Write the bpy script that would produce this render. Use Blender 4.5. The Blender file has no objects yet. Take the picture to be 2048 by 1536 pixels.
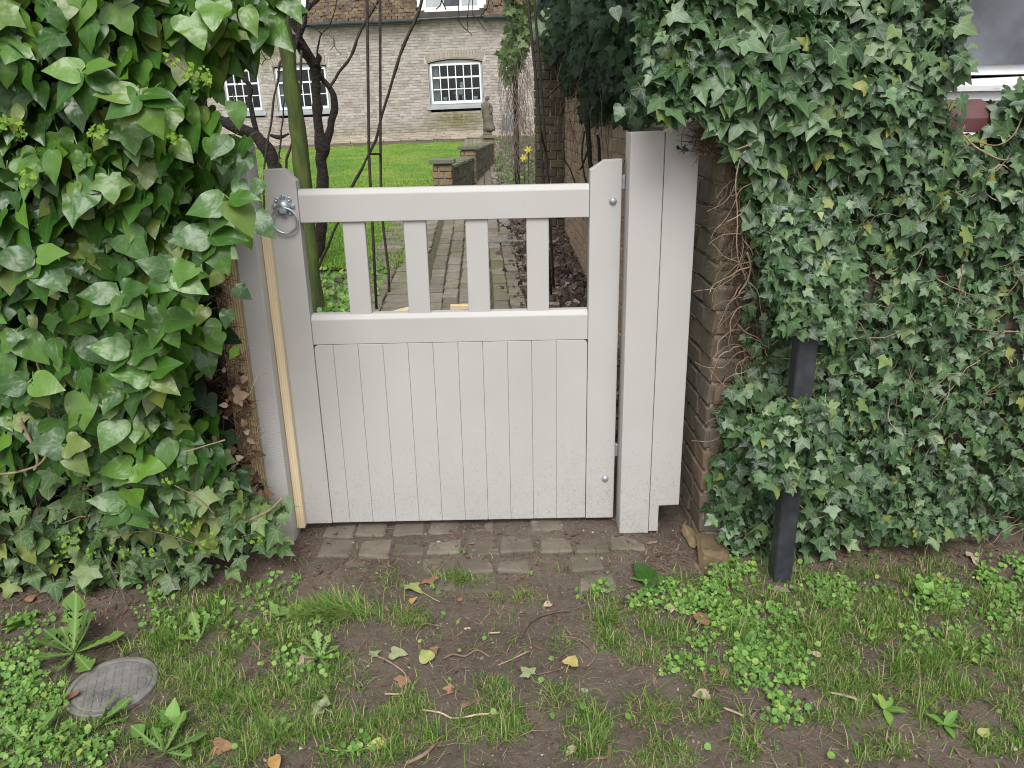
import bpy, math, random
import numpy as np
from mathutils import Vector, Matrix, noise as mn
rng = np.random.default_rng(7); random.seed(7)
R_ = math.radians
# ------------------------------------------------------------------ camera, light, exposure
F = 1545.; PITCH = R_(19); ROLL = .0203; CAM = np.array([0, 0, 1.386])
_X = np.array([1., 0, 0]); _U = np.array([0, math.sin(PITCH), math.cos(PITCH)]); FW = np.array([0, math.cos(PITCH), -math.sin(PITCH)])
RC = math.cos(ROLL)*_X - math.sin(ROLL)*_U; UC = math.sin(ROLL)*_X + math.cos(ROLL)*_U
sc = bpy.context.scene
cd = bpy.data.cameras.new('camera'); cam = bpy.data.objects.new('camera', cd); sc.collection.objects.link(cam)
cd.sensor_width = 36; cd.lens = F/2048*36; cd.clip_start = .05; cd.clip_end = 2000
cam.matrix_world = Matrix([[RC[0], UC[0], -FW[0], CAM[0]], [RC[1], UC[1], -FW[1], CAM[1]], [RC[2], UC[2], -FW[2], CAM[2]], [0, 0, 0, 1]])
sc.camera = cam
SUN_EL, SUN_AZ = R_(52), R_(182)
w = bpy.data.worlds.new('World'); sc.world = w; w.use_nodes = True
nt = w.node_tree; bg = nt.nodes['Background']
sky = nt.nodes.new('ShaderNodeTexSky'); sky.sky_type = 'NISHITA'; sky.sun_disc = False
sky.sun_elevation = SUN_EL; sky.sun_rotation = SUN_AZ; sky.dust_density = 3; sky.air_density = 1
hs = nt.nodes.new('ShaderNodeHueSaturation'); hs.inputs['Saturation'].default_value = .10
nt.links.new(sky.outputs[0], hs.inputs['Color']); nt.links.new(hs.outputs[0], bg.inputs[0]); bg.inputs[1].default_value = .14
sd = bpy.data.lights.new('sun', 'SUN'); sd.energy = 1.5; sd.angle = R_(32); sd.color = (1, .975, .94)
so = bpy.data.objects.new('sun', sd); sc.collection.objects.link(so)
# direction towards the sun: azimuth measured like the sky texture
sv = Vector((math.sin(SUN_AZ)*math.cos(SUN_EL), math.cos(SUN_AZ)*math.cos(SUN_EL), math.sin(SUN_EL)))
so.rotation_euler = sv.to_track_quat('Z', 'Y').to_euler()
sc.view_settings.view_transform = 'Standard'; sc.view_settings.look = 'None'; sc.view_settings.gamma = 1
sc.view_settings.use_curve_mapping = False
sc.view_settings.exposure = 0.50
sc.cycles.use_denoising = True; sc.cycles.pixel_filter_type = 'BLACKMAN_HARRIS'; sc.cycles.filter_width = 1.05; sc.cycles.max_bounces = 6; sc.cycles.transparent_max_bounces = 12
# ------------------------------------------------------------------ measuring helpers
def ray(px, py): return FW + RC*(px-1024)/F - UC*(py-768)/F
def at(px, py, Y):
    d = ray(px, py); return CAM + d*(Y/d[1])
GP = [(0, 0), (2.12, 0), (2.33, .03), (2.7, .04), (7.2, .34), (9, .41), (22.3, .85), (24, 1.0), (60, 1.2), (300, 1.2)]
GPX = [g[0] for g in GP]; GPZ = [g[1] for g in GP]
def gz(x, y):
    t = np.clip((y-9)/12, 0, 1)*np.clip((40-y)/10, 0, 1)
    return np.interp(y, GPX, GPZ) + .02*np.clip(x, -15, 8)*t
def gr(px, py):
    d = ray(px, py); z = 0
    for i in range(50):
        p = CAM + d*((z-CAM[2])/d[2]); z = .5*z + .5*gz(p[0], p[1])
    return p
def projn(p):
    v = p - CAM; zc = np.maximum(v@FW, .05); return 1024 + F*(v@RC)/zc, 768 - F*(v@UC)/zc
def inpoly(px, py, poly):
    c = np.zeros(len(px), bool); n = len(poly)
    for i in range(n):
        x1, y1 = poly[i]; x2, y2 = poly[(i+1) % n]
        if y1 == y2: continue
        k = ((y1 > py) != (y2 > py)) & (px < (x2-x1)*(py-y1)/(y2-y1)+x1); c ^= k
    return c
def unit(a): return a/np.maximum(np.linalg.norm(a, axis=-1, keepdims=True), 1e-9)
# ------------------------------------------------------------------ object helpers
COL = sc.collection
def tag(o, label=None, cat=None, group=None, kind=None):
    if label: o['label'] = label
    if cat: o['category'] = cat
    if group: o['group'] = group
    if kind: o['kind'] = kind
    return o
def empty(name, loc, label, cat, group=None):
    o = bpy.data.objects.new(name, None); COL.objects.link(o); o.location = Vector([float(a) for a in loc]); o.empty_display_size = .1
    return tag(o, label, cat, group)
def chain_loc(p):
    M = Matrix.Identity(4)
    while p is not None:
        M = p.matrix_basis @ M if p.parent is None else p.matrix_parent_inverse @ p.matrix_basis @ M
        p = p.parent
    return M
def wm(p):
    return p.matrix_basis.copy() if p.parent is None else wm(p.parent) @ p.matrix_parent_inverse @ p.matrix_basis
def put(name, me, parent=None, M=None):
    o = bpy.data.objects.new(name, me); COL.objects.link(o)
    if M is not None: o.matrix_basis = M
    if parent is not None:
        o.parent = parent; o.matrix_parent_inverse = wm(parent).inverted()
    return o
class MB:
    def __init__(s): s.v = []; s.f = []
    def add(s, v, f):
        n = len(s.v); s.v += [tuple(float(c) for c in p) for p in v]; s.f += [tuple(i+n for i in q) for q in f]; return s
    def box(s, x0, x1, y0, y1, z0, z1, c=.0):
        if c <= 0:
            v = [(x, y, z) for z in (z0, z1) for y in (y0, y1) for x in (x0, x1)]
            f = [(0, 2, 3, 1), (4, 5, 7, 6), (0, 1, 5, 4), (2, 6, 7, 3), (0, 4, 6, 2), (1, 3, 7, 5)]
            return s.add(v, f)
        v, f = cbox(); v = np.array(v)
        C = np.array([(x0+x1)/2, (y0+y1)/2, (z0+z1)/2]); H = np.array([(x1-x0)/2, (y1-y0)/2, (z1-z0)/2])
        return s.add(C + np.sign(v)*(H - c*(1-np.round(np.abs(v)))), f)
    def prism(s, pts, y0, y1):
        n = len(pts); v = [(a, y0, b) for a, b in pts] + [(a, y1, b) for a, b in pts]
        f = [tuple(range(n)), tuple(range(2*n-1, n-1, -1))] + [(i, i+n, (i+1) % n+n, (i+1) % n) for i in range(n)]
        return s.add(v, f)
    def tube(s, pts, r, n=6, cap=True):
        pts = [np.array(p, float) for p in pts]; m = len(pts)
        if not hasattr(r, '__len__'): r = [r]*m
        up = np.array([.31, .17, .93]); vs = []; prev = None
        for i in range(m):
            t = pts[min(i+1, m-1)] - pts[max(i-1, 0)]; t = t/(np.linalg.norm(t)+1e-9)
            a = np.cross(t, up) if prev is None else prev - t*(prev@t)
            if np.linalg.norm(a) < 1e-4: a = np.cross(t, [1, 0, 0])
            a /= np.linalg.norm(a); prev = a; b = np.cross(t, a)
            for k in range(n):
                q = 2*math.pi*k/n; vs.append(pts[i] + r[i]*(a*math.cos(q)+b*math.sin(q)))
        f = [(i*n+k, i*n+(k+1) % n, (i+1)*n+(k+1) % n, (i+1)*n+k) for i in range(m-1) for k in range(n)]
        if cap: f += [tuple(range(n-1, -1, -1)), tuple((m-1)*n+k for k in range(n))]
        return s.add(vs, f)
    def lathe(s, prof, c=(0, 0, 0), n=24, axis='z'):
        vs = []; m = len(prof)
        for r, h in prof:
            for k in range(n):
                q = 2*math.pi*k/n; a, b = r*math.cos(q), r*math.sin(q)
                vs.append((c[0]+a, c[1]+b, c[2]+h) if axis == 'z' else (c[0]+a, c[1]+h, c[2]+b))
        f = [(i*n+k, i*n+(k+1) % n, (i+1)*n+(k+1) % n, (i+1)*n+k) for i in range(m-1) for k in range(n)]
        f += [tuple(range(n-1, -1, -1)), tuple((m-1)*n+k for k in range(n))]
        return s.add(vs, f)
    def mesh(s, name, mat, smooth=False, fix=True):
        me = bpy.data.meshes.new(name); me.from_pydata(s.v, [], s.f)
        if fix:
            import bmesh
            b = bmesh.new(); b.from_mesh(me); bmesh.ops.recalc_face_normals(b, faces=b.faces); b.to_mesh(me); b.free()
        if smooth: me.polygons.foreach_set('use_smooth', [True]*len(me.polygons))
        me.materials.append(mat); return me
    def obj(s, name, mat, parent=None, smooth=False): return put(name, s.mesh(name, mat, smooth), parent)
def cbox():
    """unit chamfered box: 24 verts; component that lies on the face plane is 1, the others .4 (rounded to 0 in sizing)"""
    v = []; idx = {}
    for sx in (-1, 1):
        for sy in (-1, 1):
            for sz in (-1, 1):
                for ax in range(3):
                    p = [.4*sx, .4*sy, .4*sz]; p[ax] = (sx, sy, sz)[ax]*1.; idx[(sx, sy, sz, ax)] = len(v); v.append(p)
    f = []
    for ax in range(3):
        o = [a for a in range(3) if a != ax]
        for s in (-1, 1):
            q = []
            for a, b in ((-1, -1), (1, -1), (1, 1), (-1, 1)):
                k = [0, 0, 0]; k[ax] = s; k[o[0]] = a; k[o[1]] = b; q.append(idx[(*k, ax)])
            f.append(tuple(q))
    for ax in range(3):
        o = [a for a in range(3) if a != ax]
        for a in (-1, 1):
            for b in (-1, 1):
                def K(s, t):
                    k = [0, 0, 0]; k[ax] = s; k[o[0]] = a; k[o[1]] = b; return idx[(*k, t)]
                f.append((K(-1, o[0]), K(1, o[0]), K(1, o[1]), K(-1, o[1])))
    for sx in (-1, 1):
        for sy in (-1, 1):
            for sz in (-1, 1): f.append(tuple(idx[(sx, sy, sz, a)] for a in range(3)))
    return v, f
def tri(f):
    o = []
    for q in f:
        for i in range(1, len(q)-1): o.append((q[0], q[i], q[i+1]))
    return np.array(o, np.int32)
def brick_tmpl(L, W, H, c=.004, jit=.003, seed=0):
    b = MB().box(-L/2, L/2, -W/2, W/2, -H/2, H/2, c); import bmesh
    me = bpy.data.meshes.new('t'); me.from_pydata(b.v, [], b.f); bm = bmesh.new(); bm.from_mesh(me)
    bmesh.ops.recalc_face_normals(bm, faces=bm.faces); bm.to_mesh(me); bm.free()
    v = np.array([q.co[:] for q in me.vertices]); f = [tuple(p.vertices) for p in me.polygons]; bpy.data.meshes.remove(me)
    r = np.random.default_rng(seed); 
    # whole-corner jitter plus small vertex jitter
    cj = r.normal(0, jit, (2, 2, 2, 3))
    for i, p in enumerate(v): v[i] = p + cj[int(p[0] > 0), int(p[1] > 0), int(p[2] > 0)] + r.normal(0, jit*.25, 3)
    return v, tri(f), None
def tmesh(name, tm, mat, smooth=False):
    v, f, uv = tm; me = bpy.data.meshes.new(name)
    fill(me, v, f, uv[f].reshape(-1, 2) if uv is not None else None, smooth); me.materials.append(mat); return me
def fill(me, v, f, luv=None, smooth=False):
    me.vertices.add(len(v)); me.vertices.foreach_set('co', np.ascontiguousarray(v, np.float32).ravel())
    me.loops.add(len(f)*3); me.loops.foreach_set('vertex_index', np.ascontiguousarray(f, np.int32).ravel())
    me.polygons.add(len(f)); me.polygons.foreach_set('loop_start', np.arange(0, len(f)*3, 3, dtype=np.int32))
    me.polygons.foreach_set('loop_total', np.full(len(f), 3, np.int32))
    me.polygons.foreach_set('use_smooth', np.full(len(f), smooth))
    me.update(calc_edges=True)
    if luv is not None:
        u = me.uv_layers.new(name='UVMap'); u.data.foreach_set('uv', np.ascontiguousarray(luv, np.float32).ravel())
def scatter(name, tms, which, mats, locs, mat, parent=None, smooth=True, kind='stuff'):
    """one mesh out of many small template copies: mats (N,3,3) columns = axes*scale"""
    V = []; Fc = []; U = []; n = 0
    for k, (v, f, uv) in enumerate(tms):
        s = np.where(which == k)[0]
        if not len(s): continue
        a = np.einsum('nij,kj->nki', mats[s], v) + locs[s][:, None, :]; V.append(a.reshape(-1, 3))
        ff = f[None] + (np.arange(len(s))*len(v))[:, None, None] + n; Fc.append(ff.reshape(-1, 3)); n += a.shape[0]*a.shape[1]
        if uv is not None: U.append(np.broadcast_to(uv[f].reshape(1, -1, 2), (len(s), len(f)*3, 2)).reshape(-1, 2))
    if not V: return None
    me = bpy.data.meshes.new(name); fill(me, np.concatenate(V), np.concatenate(Fc), np.concatenate(U) if U else None, smooth)
    me.materials.append(mat); o = put(name, me, parent)
    if kind: o['kind'] = kind
    return o
def place_parts(name, meshes, which, mats, locs, parent):
    inv = wm(parent).inverted(); out = []
    for i in range(len(locs)):
        o = bpy.data.objects.new(name, meshes[which[i]]); COL.objects.link(o); o.parent = parent; o.matrix_parent_inverse = inv
        A = mats[i]; L = locs[i]
        o.matrix_basis = Matrix([[A[0, 0], A[0, 1], A[0, 2], L[0]], [A[1, 0], A[1, 1], A[1, 2], L[1]], [A[2, 0], A[2, 1], A[2, 2], L[2]], [0, 0, 0, 1]])
        out.append(o)
    return out
def frames(tip, nrm, size):
    t = unit(tip); x = unit(np.cross(t, nrm)); n = np.cross(x, t)
    return np.stack([x, t, n], -1)*size[:, None, None]
def rotz(a, s=1.):
    a = np.asarray(a); z = np.zeros_like(a); o = np.ones_like(a)
    return np.stack([np.stack([np.cos(a), -np.sin(a), z], -1), np.stack([np.sin(a), np.cos(a), z], -1), np.stack([z, z, o], -1)], -2)*s
# ------------------------------------------------------------------ materials
class NT:
    def __init__(s, name):
        s.m = bpy.data.materials.new(name); s.m.use_nodes = True; s.t = s.m.node_tree; s.b = s.t.nodes['Principled BSDF']; s.out = s.t.nodes['Material Output']
        s.tc = s.t.nodes.new('ShaderNodeTexCoord')
    def n(s, typ, ins=None, **kw):
        q = s.t.nodes.new('ShaderNode'+typ)
        for k, v in kw.items(): setattr(q, k, v)
        for k, v in (ins or {}).items(): s.set(q.inputs[k], v)
        return q
    def set(s, sock, v):
        if isinstance(v, bpy.types.NodeSocket): s.t.links.new(v, sock)
        else:
            if isinstance(v, tuple) and len(v) == 3 and sock.type == 'RGBA': v = (*v, 1)
            sock.default_value = v
    def math(s, op, a, b=None, clamp=False):
        q = s.n('Math', operation=op); q.use_clamp = clamp; s.set(q.inputs[0], a)
        if b is not None: s.set(q.inputs[1], b)
        return q.outputs[0]
    def map(s, scale=(1, 1, 1), src='Object', rot=(0, 0, 0)):
        return s.n('Mapping', {'Vector': s.tc.outputs[src], 'Scale': scale, 'Rotation': rot}).outputs[0]
    def pos(s, scale=(1, 1, 1)):
        g = s.n('NewGeometry'); return s.n('Mapping', {'Vector': g.outputs['Position'], 'Scale': scale}).outputs[0]
    def noise(s, scale, detail=4, rough=.55, vec=None, dist=0.):
        q = s.n('TexNoise', {'Scale': scale, 'Detail': detail, 'Roughness': rough, 'Distortion': dist}); s.set(q.inputs['Vector'], vec if vec is not None else s.pos()); return q.outputs['Fac']
    def ramp(s, fac, stops, interp='LINEAR'):
        q = s.n('ValToRGB'); s.set(q.inputs[0], fac); cr = q.color_ramp; cr.interpolation = interp
        while len(cr.elements) < len(stops): cr.elements.new(.5)
        for e, (p, c) in zip(cr.elements, stops):
            e.position = p; e.color = (c, c, c, 1) if isinstance(c, (int, float)) else (*c, 1)
        return q.outputs[0]
    def mix(s, fac, a, b, mode='MIX'):
        q = s.n('Mix', data_type='RGBA', blend_type=mode); s.set(q.inputs[0], fac); s.set(q.inputs[6], a); s.set(q.inputs[7], b); return q.outputs[2]
    def bump(s, h, strength=.4, dist=.01, prev=None):
        q = s.n('Bump', {'Height': h, 'Strength': strength, 'Distance': dist})
        if prev is not None: s.set(q.inputs['Normal'], prev)
        s.set(s.b.inputs['Normal'], q.outputs[0]); return q.outputs[0]
    def rnd(s):
        a = s.n('NewGeometry').outputs['Random Per Island']; b = s.n('ObjectInfo').outputs['Random']
        return s.math('FRACT', s.math('ADD', a, s.math('MULTIPLY', b, 7.3)))
    def fin(s, col, rough=.7, spec=None):
        s.set(s.b.inputs['Base Color'], col); s.set(s.b.inputs['Roughness'], rough)
        if spec is not None: s.b.inputs['Specular IOR Level'].default_value = spec
        return s.m
def simple(name, c1, c2, scale=20, rough=.7, bump=.3, bd=.004, bs=None, spec=None, metal=0., rv=0.):
    t = NT(name); f = t.noise(scale); col = t.ramp(f, [(.3, c1), (.7, c2)])
    if rv:
        r = t.rnd(); hv = t.n('HueSaturation', {'Value': t.math('ADD', t.math('MULTIPLY', r, 2*rv), 1-rv), 'Color': col}); col = hv.outputs[0]
    if bump: t.bump(t.noise(bs or scale*3, 6), bump, bd)
    t.b.inputs['Metallic'].default_value = metal
    return t.fin(col, rough, spec)
def paint_mat(name, grainaxis='z', rough_sawn=False):
    t = NT(name); g = t.n('NewGeometry'); sep = t.n('SeparateXYZ', {0: g.outputs['Position']})
    base = t.ramp(t.noise(3.5, 4), [(.3, (.452, .437, .421)), (.7, (.490, .474, .458))])
    vec = t.n('Mapping', {'Vector': g.outputs['Position'], 'Scale': (40, 40, 1.6)}).outputs[0]
    gr_ = t.noise(3, 5, .6, vec)
    base = t.mix(t.ramp(gr_, [(.62, 0), (.8, .10)]), base, (.40, .37, .34))
    # faint knots under the paint
    kn = t.n('TexVoronoi', {'Scale': 4.2, 'Vector': g.outputs['Position']}, feature='F1').outputs['Distance']
    base = t.mix(t.ramp(kn, [(.0, .16), (.045, .10), (.055, 0)]), base, (.42, .38, .33))
    # splashed mud, thick at the foot and thinning upward
    hgt = t.n('MapRange', {'Value': sep.outputs[2], 'From Min': .02, 'From Max': .50, 'To Min': 1, 'To Max': 0}).outputs[0]
    hgt = t.math('POWER', hgt, 2.3); sh = t.n('MapRange', {'Value': sep.outputs[0], 'From Min': -.7, 'From Max': .35, 'To Min': .45, 'To Max': 1.0}).outputs[0]
    cov = t.math('MULTIPLY', t.math('MULTIPLY', hgt, sh), .62)
    dots = None
    for sc_, r0 in ((240, .36), (480, .42)):
        v = t.n('TexVoronoi', {'Scale': sc_, 'Vector': g.outputs['Position'], 'Randomness': 1}, feature='F1')
        rc = t.n('SeparateColor', {0: v.outputs['Color']}).outputs[0]
        rad = t.math('MULTIPLY', r0, t.math('GREATER_THAN', t.math('MULTIPLY', cov, .95), rc)); d = t.math('GREATER_THAN', rad, t.math('ADD', v.outputs['Distance'], .02))
        dots = d if dots is None else t.math('MAXIMUM', dots, d)
    base = t.mix(t.math('MULTIPLY', dots, t.ramp(t.noise(22, 3), [(.35, .2), (.65, .75)])), base, (.15, .12, .09))
    base = t.mix(t.ramp(t.math('MULTIPLY', cov, t.noise(14, 5)), [(.30, 0), (.6, .38)]), base, (.27, .22, .18))
    if rough_sawn:
        wv = t.n('TexWave', {'Vector': t.n('Mapping', {'Vector': g.outputs['Position'], 'Scale': (1, 1, 1), 'Rotation': (0, .12, 0)}).outputs[0], 'Scale': 34, 'Distortion': 5, 'Detail': 3, 'Detail Scale': 1.6}, bands_direction='Z').outputs['Fac']
        msk = t.ramp(t.noise(5, 2), [(.35, .15), (.65, 1)])
        b = t.bump(t.math('MULTIPLY', wv, msk), .35, .0016)
        t.bump(t.noise(220, 3), .15, .001, b)
    else:
        b = t.bump(gr_, .25, .0012); t.bump(t.noise(260, 3), .08, .0008, b)
    return t.fin(base, .52, .4)
def leaf_mat(name, stops, vein, vs=.35, rough=.38, trans=.12, bumps=.5, spec=.5, mott=.3, vw=.03):
    t = NT(name); r = t.rnd(); col = t.ramp(r, stops)
    uv = t.n('SeparateXYZ', {0: t.tc.outputs['UV']}); u, v = uv.outputs[0], uv.outputs[1]
    rad = t.math('SQRT', t.math('ADD', t.math('MULTIPLY', u, u), t.math('MULTIPLY', v, v)))
    a = t.math('ABSOLUTE', t.math('ARCTAN2', u, v)); d = None
    for ai in (0, .72, 1.5):
        q = t.math('ABSOLUTE', t.math('SINE', t.math('SUBTRACT', a, ai))); d = q if d is None else t.math('MINIMUM', d, q)
    d = t.math('MULTIPLY', d, rad); vf = t.ramp(d, [(0, vs), (vw*.5, vs*.8), (vw*1.3, 0)])
    # side veinlets
    wv = t.math('ABSOLUTE', t.math('SINE', t.math('ADD', t.math('MULTIPLY', v, 26.), t.math('MULTIPLY', t.math('ABSOLUTE', u), -22.))))
    vf2 = t.ramp(wv, [(0, vs*.35), (.22, 0)])
    col = t.mix(t.ramp(t.noise(60, 3), [(.35, 0), (.7, mott)]), col, t.mix(.5, col, (.10, .12, .03)))
    sp_ = t.noise(34, 3, .6); col = t.mix(t.ramp(sp_, [(.69, 0), (.74, .65)]), col, (.12, .07, .03))
    col = t.mix(t.math('MAXIMUM', vf, vf2), col, vein)
    und = t.noise(28, 2, .5); b = t.bump(und, bumps, .006); t.bump(t.math('SUBTRACT', 1, t.math('MAXIMUM', vf, vf2)), .25, .0015, b)
    # underside is paler and matt
    bf = t.n('NewGeometry').outputs['Backfacing']; col = t.mix(t.math('MULTIPLY', bf, .3), col, (.12, .18, .06))
    t.fin(col, t.math('ADD', t.math('MULTIPLY', t.noise(9, 2), .25), rough-.12), spec)
    if trans:
        tr = t.n('BsdfTranslucent', {'Color': t.mix(.5, col, (.12, .25, .02))}); mx = t.n('MixShader', {0: trans, 1: t.b.outputs[0], 2: tr.outputs[0]})
        t.t.links.new(mx.outputs[0], t.out.inputs[0])
    return t.m
PAINT = paint_mat('warm_white_paint'); PAINT_SAWN = paint_mat('warm_white_paint_on_sawn_timber', rough_sawn=True)
LEAF_BIG = leaf_mat('glossy_mature_ivy_leaf', [(0, (.020, .078, .010)), (.4, (.040, .130, .014)), (.62, (.070, .180, .020)), (.85, (.115, .24, .028)), (.94, (.13, .18, .035)), (1, (.18, .24, .04))], (.17, .29, .09), .22, .33, .16, .7, .55, .3, .02)
LEAF_LOW = leaf_mat('matt_lobed_ivy_leaf', [(0, (.030, .080, .020)), (.5, (.060, .130, .034)), (.8, (.10, .175, .045)), (.92, (.16, .23, .06)), (1, (.22, .24, .05))], (.22, .30, .14), .45, .46, .12, .45, .5)
LEAF_SMALL = leaf_mat('grey_green_lobed_ivy_leaf', [(0, (.010, .038, .012)), (.35, (.028, .078, .025)), (.65, (.062, .135, .042)), (.87, (.10, .185, .080)), (.98, (.15, .22, .06)), (1, (.28, .27, .05))], (.22, .33, .17), .42, .42, .10, .5, .6, .25, .024)
LEAF_DARK = leaf_mat('shade_dark_ivy_leaf', [(0, (.008, .022, .013)), (.6, (.013, .034, .018)), (.92, (.022, .060, .022)), (1, (.05, .10, .025))], (.04, .08, .04), .25, .62, .0, .4, .2)  # shade of the overhung ivy painted into near-black leaf tones
BUD = leaf_mat('fresh_yellow_green_bud', [(0, (.15, .30, .03)), (1, (.26, .42, .05))], (.35, .55, .1), .1, .6, .3, .2, .3)
WEED = leaf_mat('bright_weed_leaf', [(0, (.07, .18, .03)), (.5, (.13, .29, .045)), (.85, (.21, .38, .07)), (1, (.32, .42, .10))], (.28, .42, .16), .35, .5, .2, .35, .4)
DAND = leaf_mat('dandelion_leaf', [(0, (.10, .21, .045)), (1, (.17, .30, .06))], (.36, .46, .20), .6, .5, .2, .5, .4, .2, .022)
DEADLEAF = NT('dry_brown_leaf'); _c = DEADLEAF.ramp(DEADLEAF.rnd(), [(0, (.07, .035, .022)), (.4, (.16, .075, .04)), (.7, (.25, .15, .09)), (1, (.36, .26, .18))]); DEADLEAF.bump(DEADLEAF.noise(90, 4), .6, .004); DEADLEAF = DEADLEAF.fin(DEADLEAF.mix(DEADLEAF.noise(70), _c, (.05, .03, .02), 'MIX') if False else _c, .75)
def grass_mat(name, stops):
    t = NT(name); col = t.ramp(t.rnd(), stops); t.fin(col, .5, .35)
    tr = t.n('BsdfTranslucent', {'Color': col}); mx = t.n('MixShader', {0: .25, 1: t.b.outputs[0], 2: tr.outputs[0]}); t.t.links.new(mx.outputs[0], t.out.inputs[0]); return t.m
GRASS = grass_mat('verge_grass', [(0, (.06, .14, .022)), (.4, (.115, .25, .032)), (.66, (.19, .34, .055)), (.80, (.30, .36, .10)), (.86, (.34, .28, .15)), (1, (.46, .38, .24))])
LAWNBLADE = grass_mat('lawn_grass', [(0, (.10, .24, .024)), (.5, (.16, .33, .034)), (.85, (.19, .35, .04)), (1, (.33, .40, .06))])
BARK = simple('dark_bark', (.008, .006, .005), (.034, .024, .019), 30, .9, 1., .02, 60)
TWIG = simple('brown_twig', (.10, .065, .045), (.24, .17, .12), 40, .8, .5, .003, rv=.35)
PALESTEM = simple('pale_ivy_stem', (.20, .13, .09), (.38, .29, .20), 40, .75, .5, .003, rv=.25)
ROOT = simple('dry_root_fibre', (.075, .045, .030), (.20, .125, .085), 30, .9, .5, .003, rv=.4)
ROSE = simple('rose_cane_green_brown', (.016, .016, .010), (.05, .035, .02), 25, .6, .4, .003)
CORE = simple('near_black_shade_core', (.008, .009, .006), (.035, .026, .018), 25, .95, 1., .03, 40)  # near-black filler, shade behind the leaves painted as a solid core
def brick_mat(name, cols, mosscol=(.12, .14, .03), moss=.0, dirt=.4, scale=18, rv=.2, bump=.6):
    t = NT(name); r = t.rnd(); col = t.ramp(r, cols); n1 = t.noise(scale, 6, .65)
    col = t.mix(t.ramp(n1, [(.35, 0), (.7, dirt)]), col, (.07, .055, .042))
    col = t.mix(t.ramp(t.noise(scale*4, 4), [(.62, 0), (.72, .35)]), col, (.42, .36, .29))
    if moss: col = t.mix(t.ramp(t.noise(3.2, 5, .6), [(.5, 0), (.66, moss)]), col, mosscol)
    b = t.bump(n1, bump, .006); t.bump(t.noise(160, 4), .4, .002, b)
    return t.fin(col, .9, .3)
MORTAR = simple('old_lime_mortar', (.20, .165, .13), (.36, .31, .25), 30, .95, .8, .006, 90)
PIERBRICK = brick_mat('weathered_brown_brick', [(0, (.13, .105, .085)), (.3, (.18, .14, .112)), (.6, (.16, .14, .118)), (.9, (.20, .15, .115)), (1, (.24, .165, .115))], moss=.35, dirt=.55)
GWBRICK = brick_mat('buff_garden_wall_brick', [(0, (.30, .22, .155)), (.5, (.38, .29, .21)), (1, (.44, .31, .21))], moss=.35, dirt=.35, mosscol=(.16, .17, .06))
DARKBRICK = brick_mat('dark_mossy_brick', [(0, (.05, .044, .034)), (.5, (.082, .07, .052)), (1, (.12, .10, .07))], moss=.5, dirt=.4, mosscol=(.09, .11, .03))
LOWBRICK = brick_mat('yellow_brown_brick', [(0, (.20, .15, .085)), (.5, (.27, .20, .11)), (1, (.33, .25, .15))], dirt=.4)
HOUSEBRICK = brick_mat('pinkish_buff_cottage_brick', [(0, (.31, .28, .255)), (.3, (.41, .375, .345)), (.6, (.47, .435, .40)), (.85, (.32, .285, .26)), (1, (.50, .46, .41))], dirt=.2, scale=6, bump=.4)
ARCHBRICK = brick_mat('yellow_arch_brick', [(0, (.33, .30, .25)), (1, (.42, .385, .32))], dirt=.25, scale=8)
def stain(m, cs):
    """algae patches that grow where water runs: soft ellipses in the wall's own plane"""
    t = m.node_tree; b = t.nodes['Principled BSDF']; src = b.inputs['Base Color'].links[0].from_socket; g = t.nodes.new('ShaderNodeNewGeometry'); nz_ = t.nodes.new('ShaderNodeTexNoise'); nz_.inputs['Scale'].default_value = 7; nz_.inputs['Detail'].default_value = 6; t.links.new(g.outputs[0], nz_.inputs['Vector'])
    for (x, z, rx, rz, k) in cs:
        mp = t.nodes.new('ShaderNodeMapping'); mp.vector_type = 'POINT'; mp.inputs['Location'].default_value = (-x/rx, 0, -z/rz); mp.inputs['Scale'].default_value = (1/rx, 0, 1/rz); t.links.new(g.outputs[0], mp.inputs[0])
        ln = t.nodes.new('ShaderNodeVectorMath'); ln.operation = 'LENGTH'; t.links.new(mp.outputs[0], ln.inputs[0]); sb = t.nodes.new('ShaderNodeMath'); sb.operation = 'SUBTRACT'; sb.inputs[0].default_value = 1.25; t.links.new(ln.outputs['Value'], sb.inputs[1])
        ml = t.nodes.new('ShaderNodeMath'); ml.operation = 'MULTIPLY'; ml.use_clamp = True; t.links.new(sb.outputs[0], ml.inputs[0]); t.links.new(nz_.outputs[0], ml.inputs[1]); m2 = t.nodes.new('ShaderNodeMath'); m2.operation = 'MULTIPLY'; m2.use_clamp = True; m2.inputs[1].default_value = k*1.8; t.links.new(ml.outputs[0], m2.inputs[0])
        mx_ = t.nodes.new('ShaderNodeMix'); mx_.data_type = 'RGBA'; t.links.new(m2.outputs[0], mx_.inputs[0]); t.links.new(src, mx_.inputs[6]); mx_.inputs[7].default_value = (.15, .14, .045, 1); src = mx_.outputs[2]
    t.links.new(src, b.inputs['Base Color'])
HMORTAR = simple('pale_cottage_mortar', (.46, .42, .36), (.60, .55, .48), 6, .95, .4, .004)
_st = [(-1.4, 1.40, 1.0, .30, .85), (-6.9, 3.35, 1.0, .55, .7), (-5.0, 1.1, 3., .25, .3), (-1.5, 1.15, 2.5, .2, .4)]; stain(HOUSEBRICK, _st); stain(HMORTAR, _st)
PAVER = brick_mat('mossy_grey_paver', [(0, (.19, .17, .14)), (.5, (.24, .215, .175)), (1, (.30, .27, .22))], moss=.5, dirt=.45, mosscol=(.14, .16, .04))
SETT = brick_mat('muddy_grey_sett', [(0, (.14, .12, .095)), (.5, (.175, .15, .12)), (1, (.22, .19, .15))], moss=.0, dirt=.75, scale=9)
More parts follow.
